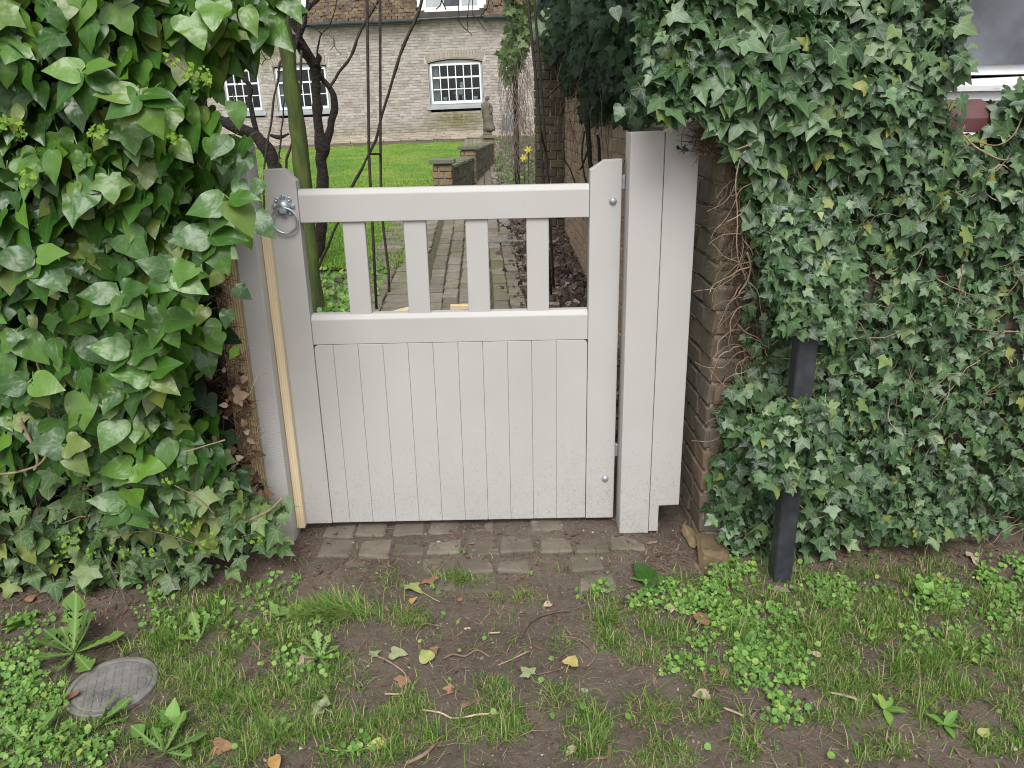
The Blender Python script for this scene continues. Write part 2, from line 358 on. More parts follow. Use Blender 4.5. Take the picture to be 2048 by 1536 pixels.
CAPSTONE = brick_mat('mossy_coping_stone', [(0, (.13, .14, .10)), (1, (.20, .20, .15))], moss=.6, dirt=.3, mosscol=(.16, .19, .06))
TILE = brick_mat('mossy_clay_roof_tile', [(0, (.07, .045, .036)), (.4, (.11, .07, .05)), (.75, (.16, .10, .07)), (1, (.10, .09, .075))], moss=.6, dirt=.7, mosscol=(.20, .18, .08), scale=5)
GUTTER = simple('slate_grey_gutter', (.045, .06, .065), (.08, .10, .105), 8, .45, 0)
SILLGREY = simple('blue_grey_sill_paint', (.30, .33, .34), (.38, .41, .42), 8, .5, 0)
WHITE = simple('white_joinery_paint', (.74, .75, .76), (.82, .83, .84), 6, .4, 0)
ROOMDARK = simple('dark_room', (.012, .013, .016), (.03, .032, .038), 2, .9, 0)
CURTAIN = simple('pale_grey_curtain', (.30, .32, .33), (.42, .44, .45), 12, .9, 0)
def glass_mat():
    t = NT('window_glass'); g = t.n('BsdfGlossy', {'Color': (.9, .93, .95), 'Roughness': .03}); tr = t.n('BsdfTransparent', {'Color': (.75, .8, .8)})
    fr = t.n('Fresnel', {'IOR': 1.5}).outputs[0]; mx = t.n('MixShader', {0: t.math('ADD', t.math('MULTIPLY', fr, .35), .01), 1: tr.outputs[0], 2: g.outputs[0]}); t.t.links.new(mx.outputs[0], t.out.inputs[0]); return t.m
GLASS = glass_mat()
ZINC = simple('galvanised_steel', (.36, .39, .43), (.58, .62, .67), 60, .33, .25, .001, metal=.65)
BOLTM = simple('zinc_coach_bolt', (.32, .35, .38), (.48, .50, .53), 60, .42, .3, .001, metal=.5)
def rawwood(name, c1, c2, c3):
    t = NT(name); g = t.n('NewGeometry')
    wv = t.n('TexWave', {'Vector': t.n('Mapping', {'Vector': g.outputs['Position'], 'Scale': (1, 1, .05)}).outputs[0], 'Scale': 42, 'Distortion': 4, 'Detail': 2, 'Detail Scale': 1.2}, bands_direction='X').outputs['Fac']
    col = t.ramp(wv, [(0, c1), (.6, c2), (1, c3)]); t.bump(wv, .2, .001); return t.fin(col, .65)
RAW = rawwood('green_treated_timber', (.38, .27, .13), (.58, .45, .25), (.66, .54, .33))
PINE = rawwood('new_pine', (.66, .52, .32), (.72, .58, .38), (.76, .63, .43))
BLACKP = simple('black_painted_steel', (.022, .025, .030), (.050, .054, .062), 25, .38, .35, .002, 90)
IRON = simple('worn_grey_cast_cover', (.13, .125, .12), (.26, .245, .23), 20, .6, .5, .002, 120)
MOSSPOST = NT('algae_green_timber'); _t = MOSSPOST; _c = _t.ramp(_t.noise(6, 5, .6, _t.pos((3, 3, .8))), [(.25, (.025, .034, .012)), (.5, (.062, .090, .018)), (.75, (.12, .15, .03))]); _t.bump(_t.noise(20, 5, .6, _t.pos((4, 4, .5))), .6, .01); MOSSPOST = _t.fin(_c, .85)
RUST = simple('rusty_iron_rod', (.020, .016, .014), (.06, .04, .03), 40, .7, .4, .002)
STONE = brick_mat('lichened_statue_stone', [(0, (.19, .17, .13)), (1, (.22, .19, .15))], moss=.45, dirt=.9, scale=14, mosscol=(.10, .11, .06))
def soil_mat():
    t = NT('trodden_brown_soil'); n1 = t.noise(3.2, 6, .6); n2 = t.noise(38, 6, .65)
    col = t.ramp(n1, [(.3, (.070, .053, .043)), (.52, (.112, .087, .070)), (.72, (.165, .130, .104))])
    col = t.mix(t.ramp(n2, [(.4, 0), (.72, .5)]), col, (.17, .135, .105)); col = t.mix(t.ramp(t.noise(90, 4), [(.55, 0), (.75, .45)]), col, (.035, .026, .02))
    v = t.n('TexVoronoi', {'Scale': 120, 'Vector': t.pos()}, feature='F1'); rc = t.n('SeparateColor', {0: v.outputs['Color']}).outputs[1]
    sp = t.math('MULTIPLY', t.math('LESS_THAN', v.outputs['Distance'], .22), t.math('GREATER_THAN', rc, .93)); col = t.mix(t.math('MULTIPLY', sp, .6), col, (.36, .31, .26))
    b = t.bump(n2, .8, .012); b = t.bump(t.noise(150, 5, .7), .7, .005, b); return t.fin(col, t.ramp(t.noise(7, 3), [(.35, .62), (.65, .9)]), .35)
SOIL = soil_mat()
def lawn_mat():
    t = NT('green_lawn'); col = t.ramp(t.noise(1.1, 6, .6), [(.28, (.095, .20, .028)), (.48, (.145, .275, .036)), (.60, (.24, .33, .052)), (.75, (.31, .34, .08))])
    col = t.mix(t.ramp(t.noise(55, 4), [(.4, 0), (.7, .45)]), col, (.05, .12, .015)); t.bump(t.noise(60, 5, .7), .9, .02); return t.fin(col, .8, .3)
LAWN = lawn_mat()
# ------------------------------------------------------------------ leaf templates
def smooth_half(pts, n):
    """Catmull-Rom through the half outline"""
    P = [np.array(p, float) for p in pts]; P = [P[0]]+P+[P[-1]]; o = []
    for i in range(1, len(P)-2):
        for k in range(n):
            t = k/n; a, b, c, d = P[i-1:i+3]; o.append(.5*((2*b)+(-a+c)*t+(2*a-5*b+4*c-d)*t*t+(-a+3*b-3*c+d)*t**3))
    o.append(P[-1]); return o
def leaf_t(half, fold=.12, droop=.22, wave=.03, mid=(0, .3, .6), petiole=.45, seed=0, n=1, curl=0.):
    r = np.random.default_rng(seed); h = smooth_half(half, n) if n > 1 else [np.array(p, float) for p in half]
    m = len(h); L = h[-1][1]; mids = [(0, q*L) for q in mid]; v = [(0, a[1]) for a in mids]+[(0, L)]; nm = len(mids); f = []
    for s in (1, -1):
        st = len(v); hh = h[:-1]
        asym = 1+r.normal(0, .05)
        v += [(s*p[0]*asym, p[1]+r.normal(0, .008)) for p in hh]
        def near(y): return min(range(nm), key=lambda k: abs(mids[k][1]-max(y, 0)*.85))
        ids = [near(p[1]) for p in hh]
        for i in range(len(hh)-1):
            a, b = st+i, st+i+1; q = (ids[i], a, b); f.append(q if s > 0 else q[::-1])
            if ids[i] != ids[i+1]:
                for k in range(ids[i], ids[i+1]):
                    q = (k, b, k+1); f.append(q if s > 0 else q[::-1])
        last = st+len(hh)-1; k0 = ids[-1]
        for k in range(k0, nm): q = (k, last, k+1); f.append(q if s > 0 else q[::-1])
    v = np.array(v); x, y = v[:, 0], v[:, 1]; ph = r.uniform(0, 6)
    z = fold*np.abs(x) - droop*(y/L)**2*.6 - (fold+curl)*1.5*x*x + wave*np.sin(9*y+ph)*np.minimum(np.abs(x)*3, 1) - .05*np.maximum(-y, 0)
    P = np.stack([x, y, z], 1); uv = np.stack([x, y], 1)
    if petiole:
        k = len(P); w_ = .018; P = np.vstack([P, [(-w_, .02, -.01), (w_, .02, -.01), (w_, -petiole*.6, -.18*petiole-.05), (-w_, -petiole*.6, -.18*petiole-.05), (w_, -petiole, -.6*petiole), (-w_, -petiole, -.6*petiole)]])
        uv = np.vstack([uv, [(0, .02)]*6]); f += [(k, k+2, k+1), (k, k+3, k+2), (k+3, k+4, k+2), (k+3, k+5, k+4)]
    return P, np.array(f, np.int32), uv
H_MAT = [(0, 0), (.16, -.09), (.36, -.02), (.45, .2), (.38, .5), (.18, .82), (0, 1.08)]
H_MAT2 = [(0, 0), (.12, -.04), (.28, .06), (.36, .3), (.32, .58), (.16, .85), (0, 1.12)]
H_MAT3 = [(0, 0), (.2, -.14), (.46, -.08), (.52, .16), (.38, .38), (.24, .7), (0, 1.0)]
BIG_T = [leaf_t(H_MAT, .10, .28, .035, (0, .3, .6), .5, 1, 2), leaf_t(H_MAT2, .2, .35, .025, (0, .3, .6), .5, 2, 2), leaf_t(H_MAT3, .06, .25, .06, (0, .3, .6), .5, 3, 2),
         leaf_t(H_MAT, .05, .5, .05, (0, .3, .6), .5, 4, 2, .12), leaf_t(H_MAT2, .22, .4, .04, (0, .3, .6), .4, 5, 2)]
H_IVY = [(0, 0), (.10, -.14), (.30, -.22), (.34, -.04), (.58, .08), (.66, .24), (.40, .30), (.27, .42), (.22, .66), (0, 1.02)]
H_IVY2 = [(0, 0), (.10, -.10), (.26, -.20), (.36, -.02), (.50, .22), (.58, .44), (.34, .40), (.24, .55), (.12, .8), (0, 1.05)]
H_IVY3 = [(0, 0), (.14, -.18), (.38, -.16), (.40, .04), (.66, .30), (.42, .40), (.30, .48), (.22, .72), (0, .95)]
IVY_T = [leaf_t(H_IVY, .16, .22, .03, (0, .28, .6), .5, 11), leaf_t(H_IVY2, .22, .3, .03, (0, .28, .6), .5, 12), leaf_t(H_IVY3, .10, .2, .05, (0, .28, .6), .5, 13),
         leaf_t(H_IVY, .05, .45, .05, (0, .28, .6), .5, 14, 1, .15), leaf_t(H_IVY2, .32, .15, .02, (0, .28, .6), .5, 15)]
def round_leaf(seed):
    r = np.random.default_rng(seed); a = np.linspace(.35, 2*math.pi-.35, 9)+math.pi/2*3; q = .5+r.normal(0, .03, 9)
    v = [(0, .08, 0)]+[(q[i]*math.cos(a[i]), .5+q[i]*math.sin(a[i]), .10*abs(math.cos(a[i]))) for i in range(9)]
    return np.array(v), np.array([(0, i, i+1) for i in range(1, 9)]+[(0, 9, 1)], np.int32)[:8], np.array([(p[0], p[1]) for p in v])
WEED_T = [round_leaf(1), round_leaf(2), leaf_t([(0, 0), (.22, .05), (.34, .3), (.3, .6), (0, .9)], .1, .1, .02, (0, .5), 0, 9)]
def dand_t(seed, teeth=6, w=.16):
    r = np.random.default_rng(seed); hf = [(0, 0), (.02, .05)]
    for k in range(teeth):
        t = (k+.5)/teeth; ww = w*(.35+.75*t)*(1 if k < teeth-1 else 1.15); y = .1+.72*t
        hf += [(ww*1.0, y-.02), (ww*.62, y+.05)] if k < teeth-1 else [(ww, y), (ww*.8, y+.09)]
    hf += [(0, 1.)]; return leaf_t(hf, .25, -.1, .03, tuple(np.linspace(0, .85, 8)), 0, seed)
H_DOCK = leaf_t([(0, 0), (.05, .05), (.15, .2), (.18, .45), (.14, .75), (0, 1.)], .3, .35, .04, (0, .3, .6), 0, 77, 2)
DAND_T = [dand_t(1), dand_t(2, 5, .18), dand_t(3, 7, .14)]
def bladet(n, L, W, pts, lean, az, bend):
    """grass blades: (N,5) verts, 3 tris"""
    d = np.stack([np.cos(az), np.sin(az), np.zeros(n)], 1); s = np.stack([-np.sin(az), np.cos(az), np.zeros(n)], 1); up = np.array([0, 0, 1.])
    d1 = np.sin(lean)[:, None]*d + np.cos(lean)[:, None]*up; l2 = np.minimum(lean+bend, 1.75); d2 = np.sin(l2)[:, None]*d + np.cos(l2)[:, None]*up
    b = pts; m = b + d1*(L*.5)[:, None]; t = m + d2*(L*.5)[:, None]; hw = s*(W/2)[:, None]
    V = np.stack([b-hw, b+hw, m+hw*.8, m-hw*.8, t], 1); f = np.array([(0, 1, 2), (0, 2, 3), (3, 2, 4)])
    return V.reshape(-1, 3), (f[None]+(np.arange(n)*5)[:, None, None]).reshape(-1, 3)
def grass_obj(name, V, Fc, mat, label=None, parent=None):
    me = bpy.data.meshes.new(name); fill(me, V, Fc, None, True); me.materials.append(mat); o = put(name, me, parent); o['kind'] = 'stuff'
    if label and parent is None: tag(o, label, 'grass')
    return o
# ------------------------------------------------------------------ ground
def micro(x, y):
    return .010*mn.noise(Vector((x*3.1, y*3.1, 0))) + .006*mn.noise(Vector((x*11, y*11, 4))) + .0035*mn.noise(Vector((x*31, y*31, 9)))
def spaced(a, b, d0, k, lim):
    o = [a]; d = d0
    while o[-1] < lim if lim > a else o[-1] > lim:
        o.append(o[-1]+(d if lim > a else -d)); d *= k
    return o
xs = sorted(spaced(-1.9, 0, .05, 1.25, -260)[1:]) + list(np.arange(-1.9, 2.1, .0125)) + spaced(2.1, 0, .05, 1.25, 260)
ys = sorted(spaced(1.1, 0, .05, 1.25, -120)[1:]) + list(np.arange(1.1, 2.75, .0125)) + list(np.arange(2.75, 9, .12)) + spaced(9, 0, .3, 1.2, 320)
xs = np.array(xs); ys = np.array(ys); GXX, GYY = np.meshgrid(xs, ys); nx, ny = len(xs), len(ys)
Z = gz(GXX, GYY)
Zm = np.zeros_like(Z)
for j in range(ny):
    if ys[j] < .9 or ys[j] > 9: continue
    for i in range(nx):
        if abs(xs[i]) < 2.6: Zm[j, i] = micro(xs[i], ys[j])
Z = Z + Zm*np.where(GYY > 2.9, .4, 1.)
V = np.stack([GXX, GYY, Z], -1).reshape(-1, 3); ii = (np.arange(ny-1)[:, None]*nx + np.arange(nx-1)[None]).ravel()
Fq = np.concatenate([np.stack([ii, ii+1, ii+nx+1], 1), np.stack([ii, ii+nx+1, ii+nx], 1)])
me = bpy.data.meshes.new('ground'); fill(me, V, Fq, None, True); me.materials.append(SOIL); tag(put('ground', me), kind='structure')
def gtop(x, y): return float(gz(x, y)) + micro(x, y)*(1. if y < 2.9 else .4)
gtopv = np.vectorize(gtop)
# lawn sheet
def sheet(name, x0f, x1f, y0, y1, nx, ny, mat, dz, bumpy=0.):
    vs = []; fs = []
    for j in range(ny+1):
        y = y0+(y1-y0)*j/ny; a, b = x0f(y), x1f(y)
        for i in range(nx+1):
            x = a+(b-a)*i/nx; vs.append((x, y, float(gz(x, y))+dz+bumpy*mn.noise(Vector((x*2, y*2, 1)))))
    for j in range(ny):
        for i in range(nx): k = j*(nx+1)+i; fs.append((k, k+1, k+nx+2, k+nx+1))
    b = MB().add(vs, fs); return tag(b.obj(name, mat, smooth=True), kind='structure')
PX = lambda y: -.452-.0346*(y-5)           # line of the brick path's middle joint
lawn_r = lambda y: -.86 if y < 8.7 else -.74+.0607*(y-8.9)-.12
sheet('lawn', lambda y: -16., lawn_r, 6.1, 22.4, 60, 60, LAWN, .018, .008)
tag(sheet('gravel_drive', lambda y: .95, lambda y: 40., 2.75, 40, 10, 10, simple('grey_gravel', (.20, .18, .16), (.34, .31, .28), 30, .9, .9, .01, 120), .03), kind='structure')
# ------------------------------------------------------------------ brickwork
def transform_courses(n, courses, L, H, hdr=False): pass
def brick_face(parent, name, origin, uax, length, z0fn, ztop, nrm, mat, holes=(), BL=.215, BH=.065, J=.010, depth=.04, proud=.006, cap=300, prefer=None, stuffname=None, jit=.0025, bond='flemish', zref=0., rotvar=.006, skip=0.):
    """one skin of single bricks on a vertical face. returns nothing; bricks are children of parent"""
    o = np.array(origin, float); u = np.array(uax, float); u /= np.linalg.norm(u); n = np.array(nrm, float); locs = []; wh = []
    r = random.Random(hash(name+str(length)) % 1000 if False else int(length*1000)+17)
    nc = int((ztop-zref)/(BH+J))+1
    for c in range(nc):
        z = zref+(BH+J)*c+BH/2
        if z+BH/2 > ztop+.01: continue
        x = -(BL+J)*.5*(c % 2)*(1 if bond != 'flemish' else .75) - (.0 if bond != 'flemish' else .0); k = c
        while x < length-.03:
            hd = bond == 'flemish' and (k % 2 == 0); l = (BL-J)/2 if hd else BL; a, b = x, x+l
            a2, b2 = max(a, 0), min(b, length); x += l+J; k += 1
            if b2-a2 < .04: continue
            cx = (a2+b2)/2; p = o+u*cx; 
            if z-BH/2 < z0fn(p[0], p[1])-.05: continue
            if any(h[0] < cx < h[1] and h[2] < z < h[3] for h in holes): continue
            if skip and r.random() < skip: continue
            locs.append(p+np.array([0, 0, z])-n*(depth/2-proud)+n*r.uniform(-.5, .5)*proud); wh.append((0 if not hd else 1, (b2-a2)))
    if not locs: return
    locs = np.array(locs); kinds = np.array([q[0] for q in wh]); ls = np.array([q[1] for q in wh])
    tm = [brick_tmpl(1, depth, BH, .0, 0, 0)]  # replaced below
    tms = [brick_tmpl(BL, depth, BH, .005, jit, s) for s in range(4)] + [brick_tmpl((BL-J)/2, depth, BH, .005, jit, s+9) for s in range(3)]
    base = np.array([BL]*4+[(BL-J)/2]*3); which = np.array([r.randrange(4) if q == 0 else 4+r.randrange(3) for q in kinds])
    ux = u; A = np.stack([ux, -n, np.array([0, 0, 1.])], -1)
    if np.linalg.det(A) < 0: A = np.stack([ux, n, np.array([0, 0, 1.])], -1)
    mats = np.repeat(A[None], len(locs), 0).copy(); mats[:, :, 0] *= (ls/base[which])[:, None]
    ang = np.array([r.gauss(0, rotvar) for _ in locs]); mats[:, 2, 0] += ang*1.0
    order = np.argsort(-prefer(locs)) if prefer is not None else np.arange(len(locs)); pick = order[:cap]; rest = order[cap:]
    meshes = [tmesh(name, t_, mat) for t_ in tms]
    place_parts(name, meshes, which[pick], mats[pick], locs[pick], parent)
    if len(rest): scatter(stuffname or name+'work', tms, which[rest], mats[rest], locs[rest], mat, parent, False)
WX = lambda y: .615-.018*(y-2.26)          # garden boundary wall's face
# boundary wall along the road, with the pier beside the gate
bw = empty('boundary_wall', (.9, 2.4, 0), 'old brown brick boundary wall with bare pier end beside the gate, mostly under ivy', 'wall')
MB().prism([(.62, -.1), (3.6, -.1), (3.6, 1.25), (.62, 1.33)], 2.265, 2.50).obj('mortar_core', MORTAR, bw)
inview = lambda P: -np.abs(projn(P)[0]-1450)
b_ = brick_face(bw, 'brick', (.625, 2.262, 0), (1, 0, 0), 0.62, lambda x, y: 0, 1.33, (0, -1, 0), PIERBRICK, prefer=inview, cap=200, depth=.06, jit=.0022, proud=.005, rotvar=.006)
brick_face(bw, 'brick', (1.25, 2.262, 0), (1, 0, 0), 2.3, lambda x, y: 0, 1.27, (0, -1, 0), PIERBRICK, cap=0, depth=.06, stuffname='brickwork')
# maroon coping bricks on top of the wall
COPING = simple('maroon_glazed_coping', (.085, .03, .033), (.13, .05, .05), 15, .4, .3, .002)
for k in range(16):
    x = .64+.232*k; b = MB(); pr = [(2.225, 0), (2.225, .035), (2.245, .07), (2.29, .085), (2.47, .085), (2.515, .07), (2.54, .035), (2.54, 0)]
    vs = [(x, y, 1.335-.02*k*.23+z) for y, z in pr]+[(x+.222, y, 1.335-.02*k*.23+z) for y, z in pr]; n = 8
    b.add(vs, [tuple(range(n)), tuple(range(2*n-1, n-1, -1))]+[(i, i+n, (i+1) % n+n, (i+1) % n) for i in range(n)]); b.obj('coping_brick', COPING, bw)
# footing stones at the pier's foot
FOOT = brick_mat('yellow_sandstone', [(0, (.20, .145, .075)), (1, (.27, .20, .10))], dirt=.85)
import bmesh
def rock(name, c, s, mat, parent=None, seed=0, sub=3, smooth=True):
    bm = bmesh.new(); bmesh.ops.create_icosphere(bm, subdivisions=sub, radius=1)
    for v in bm.verts:
        k = 1+.35*mn.noise(v.co*1.6+Vector((seed, 0, 0)))+.12*mn.noise(v.co*5+Vector((0, seed, 0))); p = v.co*k
        q = [math.copysign(abs(a)**.75, a) for a in p]; v.co = Vector((c[0]+q[0]*s[0], c[1]+q[1]*s[1], c[2]+q[2]*s[2]))
    me = bpy.data.meshes.new(name); bm.to_mesh(me); bm.free(); me.materials.append(mat); me.polygons.foreach_set('use_smooth', [smooth]*len(me.polygons)); return put(name, me, parent)
for q_, l_, a_ in (((.655, 2.205, .018), (.10, .12, .085), 1), ((.60, 2.30, .03), (.05, .10, .06), 2), ((.63, 2.15, -.012), (.07, .06, .05), 3)):
    tm = brick_tmpl(*l_, .016, .011, a_+30); A = rotz(np.array([.15*a_-.3]))[0]; place_parts('footing_stone', [tmesh('footing_stone', tm, FOOT)], [0], [A], [np.array(q_)], bw)
# garden wall running back from the pier, in single bricks
gw = empty('garden_wall', (.6, 5, .2), 'tall buff brick garden wall running back behind the gate beside the leaf-strewn bed', 'wall')
GL = 5.0; ud = np.array([-.018, 1, 0]); ud /= np.linalg.norm(ud); nn = np.array([-ud[1], ud[0], 0])
zc = lambda y: 1.30 if y < 3 else 2.15
b = MB(); b.add([(WX(2.51)+.008, 2.51, -.1), (WX(7.3)+.008, 7.3, -.1), (WX(7.3)+.008, 7.3, 2.12), (WX(3.6)+.008, 3.6, 2.0), (WX(2.51)+.008, 2.51, 1.32),
       (WX(2.51)+.23, 2.51, -.1), (WX(7.3)+.23, 7.3, -.1), (WX(7.3)+.23, 7.3, 2.12), (WX(3.6)+.23, 3.6, 2.0), (WX(2.51)+.23, 2.51, 1.32)],
      [(0, 1, 2, 3, 4), (5, 9, 8, 7, 6), (0, 5, 6, 1), (1, 6, 7, 2), (2, 7, 8, 3), (3, 8, 9, 4), (4, 9, 5, 0)]); b.obj('mortar_core', simple('sandy_mortar', (.36, .31, .23), (.52, .46, .36), 20, .95, .7, .005, 80), gw)
def vis_gw(P):
    px, py = projn(P); return np.where((px > 1120) & (px < 1185) & (py > 90) & (py < 640), 10., 0)-P[:, 1]*.01
brick_face(gw, 'brick', (WX(3.6), 3.6, 0), ud, 3.7, lambda x, y: gz(x, y), 2.1, nn, GWBRICK, prefer=vis_gw, cap=220, stuffname='brickwork', proud=.004, rotvar=.008)
brick_face(bw, 'brick', (WX(2.262), 2.262, 0), ud, 1.33, lambda x, y: 0, 1.36, nn, PIERBRICK, cap=75, prefer=lambda P: -P[:, 1], depth=.06, jit=.0022, proud=.005, rotvar=.006, zref=.0, stuffname='brickwork')
# return pier at the end of the garden wall, its shadow painted as dark brick
rp = empty('garden_pier', (.4, 7.3, .3), 'shadow-dark brick pier at the far end of the garden wall, behind the arch rods', 'pier')
MB().box(.272, .53, 7.31, 7.62, .1, 2.3).obj('mortar_core', MORTAR, rp)
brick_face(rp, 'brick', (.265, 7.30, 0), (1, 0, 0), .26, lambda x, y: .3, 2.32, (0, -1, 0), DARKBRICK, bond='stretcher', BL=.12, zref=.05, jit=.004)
brick_face(rp, 'brick', (.265, 7.62, 0), (0, -1, 0), .31, lambda x, y: .3, 2.32, (-1, 0, 0), DARKBRICK, bond='stretcher', zref=.05)
# low wall along the path
P1, P2, P3 = (-.726, 8.95), (-.55, 11.3), (-.33, 14.6)
lw = empty('low_wall', (-.55, 11.5, .5), 'low mossy brick wall with three stone-capped pillars between lawn and path', 'wall')
def pillar(c, zt, w_=.2):
    x, y = c; zb = float(gz(x, y))-.05
    MB().box(x-w_/2+.008, x+w_/2-.008, y-w_/2+.008, y+w_/2-.008, zb, zt-.055).obj('pillar_core', MORTAR, lw)
    for o_, u_, n_ in (((x-w_/2, y-w_/2, 0), (1, 0, 0), (0, -1, 0)), ((x+w_/2, y-w_/2, 0), (0, 1, 0), (1, 0, 0)), ((x-w_/2, y+w_/2, 0), (0, -1, 0), (-1, 0, 0))):
        brick_face(lw, 'brick', o_, u_, w_, lambda a, b: zb, zt-.05, n_, LOWBRICK, bond='stretcher', BL=.12, zref=zt-.05-.075*8-.003, cap=60)
    MB().box(x-.14, x+.14, y-.14, y+.14, zt-.05, zt, .006).obj('coping_stone', CAPSTONE, lw)
pillar(P1, .972); pillar(P2, 1.03); pillar(P3, 1.10)
for (a, b_), zt in (((P1, P2), .885), ((P2, P3), .985)):
    a = np.array([*a, 0.]); b2 = np.array([*b_, 0.]); d = b2-a; L = np.linalg.norm(d); d /= L; n_ = np.array([d[1], -d[0], 0]); st = a+d*.1+n_*.09; ln = L-.2
    for s in (1, -1):
        st = a+d*.1+n_*.085*s
        brick_face(lw, 'brick', st, d, ln, lambda x, y: gz(x, y), zt-.03, n_*s, DARKBRICK if s > 0 else LOWBRICK, zref=zt-.03-.075*9, stuffname='brickwork', cap=85 if s > 0 else 25, bond='stretcher')  # path side takes the darker brick, lawn side the lighter one
    q = [a+d*.1+n_*.08, a+d*.1-n_*.08, b2-d*.1-n_*.08, b2-d*.1+n_*.08]; MB().add([(*p[:2], .2) for p in q]+[(*p[:2], zt-.035) for p in q], [(0, 1, 2, 3), (7, 6, 5, 4), (0, 4, 5, 1), (1, 5, 6, 2), (2, 6, 7, 3), (3, 7, 4, 0)]).obj('mortar_core', MORTAR, lw)
    k = int(ln/.11)
    for i in range(k):     # brick-on-edge top
        c_ = a+d*(.1+ln*(i+.5)/k); tm = brick_tmpl(.2, ln/k-.008, .03+.02*((i*7) % 3 == 0)*.5, .003, .003, i); A = np.stack([n_, d, [0, 0, 1.]], -1)
        place_parts('top_brick', [tmesh('top_brick', tm, CAPSTONE)], [0], [A], [np.array([c_[0], c_[1], zt-.015])], lw)
# ------------------------------------------------------------------ paving
def pavers(name, pts, angs, tms, mat, parent, cap, pref):
    locs = np.array(pts); which = rng.integers(0, len(tms), len(pts)); mats = rotz(np.array(angs)); mats[:, 2, 0] = rng.normal(0, .012, len(pts)); mats[:, 2, 1] = rng.normal(0, .012, len(pts))+.05*(locs[:, 1] > 2.8)
    order = np.argsort(pref(locs)); a, b = order[:cap], order[cap:]
    place_parts('paving_brick', [tmesh('paving_brick', t_, mat) for t_ in tms], which[a], mats[a], locs[a], parent)
    if len(b): scatter('paving_bricks_far', tms, which[b], mats[b], locs[b], mat, parent, False)
path = tag(sheet('path', lambda y: PX(y)-.62, lambda y: PX(y)+.62, 2.75, 22.4, 4, 60, simple('mossy_joint_soil', (.05, .05, .025), (.12, .11, .06), 20, .95, .8, .01, 80), .012), kind='structure')
pts = []; an = []
for c in range(-1, 7):
    y = 2.85 + (.11 if c % 2 else 0)
    while y < 22.2:
        x = PX(y)+(c+.5)*.111 + (.006*math.sin(y*2+c)) - .0; pts.append((x, y, float(gz(x, y))+.006+random.gauss(0, .003)-(.01 if c == 5 else 0))); an.append(.0346+random.gauss(0, .02)); y += .224
pavers('p', pts, an, [brick_tmpl(.1, .215, .05, .006, .002, s) for s in range(5)], PAVER, path, 260, lambda L: np.abs(L[:, 1]-6.3)+np.where(L[:, 1] > 8.2, 1, 0)); 
pts = []; an = []; y = 4.3
while y < 8.6:
    for k in range(2):
        x = PX(y)-.111-.05-.12-.24*k; pts.append((x, y, float(gz(x, y))+.002+random.gauss(0, .004))); an.append(.0346+random.gauss(0, .05))
    y += .155
pavers('p', pts, an, [brick_tmpl(.225, .145, .05, .006, .004, s) for s in range(4)], PAVER, path, 60, lambda L: L[:, 1])
# patio strip along the cottage
pat = sheet('patio', lambda y: -16., lambda y: 4., 22.4, 24.3, 6, 6, simple('buff_patio', (.26, .21, .15), (.38, .32, .24), 5, .95, .6, .01, 60), .03)
pts = []; an = []
for r_i in range(4):
    x = -11 + .2*(r_i % 2)
    while x < 2.5: y = 22.62+.42*r_i; pts.append((x, y, float(gz(x, y))+.045)); an.append(random.gauss(0, .01)); x += .46
pavers('p', pts, an, [brick_tmpl(.44, .40, .04, .006, .004, s) for s in range(4)], simple('patio_slab', (.27, .23, .18), (.40, .345, .27), 4, .95, .5, .006, 60, rv=.12), pat, 80, lambda L: np.abs(L[:, 0]+3.5))
# setts at the gate, half sunk in mud
sett = tag(MB().add([(-.74, 2.15, -.03), (.36, 2.15, -.03), (.36, 2.7, -.01), (-.74, 2.7, -.01)], [(0, 1, 2, 3)]).obj('gate_threshold', SOIL), kind='structure')
for r_i, (py, z) in enumerate(((2.405, .028), (2.292, .020), (2.19, .010), (2.10, .002))):
    for c in range(-5, 4 if r_i < 2 else 3):
        x = c*.122+.0+random.gauss(0, .004)+(.02 if r_i % 2 else 0)-.01
        if r_i == 2 and c in (-5, -3, 1): continue
        if r_i == 3 and c not in (-2, -1, 2): continue
        tm = brick_tmpl(.113+random.gauss(0, .003), (.100 if r_i < 2 else .082)+random.gauss(0, .004), .06, .007, .0028, r_i*20+c+40)
        y = py+random.gauss(0, .003); zz = float(gz(x, y))-.03+.0040+random.gauss(0, .0018)+(-.004 if r_i == 3 else 0)
        A = rotz(np.array([random.gauss(0, .04)]))[0]; A[2, 0] = random.gauss(0, .02); A[2, 1] = .05
        place_parts('sett', [tmesh('sett', tm, SETT)], [0], [A], [np.array([x, y, zz])], sett)
# ------------------------------------------------------------------ cottage
HS = empty('cottage', (-4, 24, .95), 'long buff brick cottage with mossy tiled roof, white sash windows and grey gutter', 'house')
TH = .02
HM = Matrix.Translation((0, 24, 0)) @ Matrix.Rotation(-TH, 4, 'Y')
HMn = np.array(HM.to_3x3())
def hput(o): o.matrix_basis = HM @ o.matrix_basis; return o
HOUSE_PARENT_INV = wm(HS).inverted()
def hobj(b, name, mat, parent=None, smooth=False):
    o = b.obj(name, mat, parent or HS, smooth)
    if parent is None: hput(o)
    return o
WINS = [(-2.155, -.64, 1.827, 2.94, 6, 3), (-6.62, -5.12, 1.838, 2.99, 6, 3), (-8.12, -7.08, 1.863, 3.01, 4, 3), (-11.4, -9.9, 1.86, 3.0, 6, 3)]
X0, X1, ZB, ZE = -14., 3.2, .8, 4.12
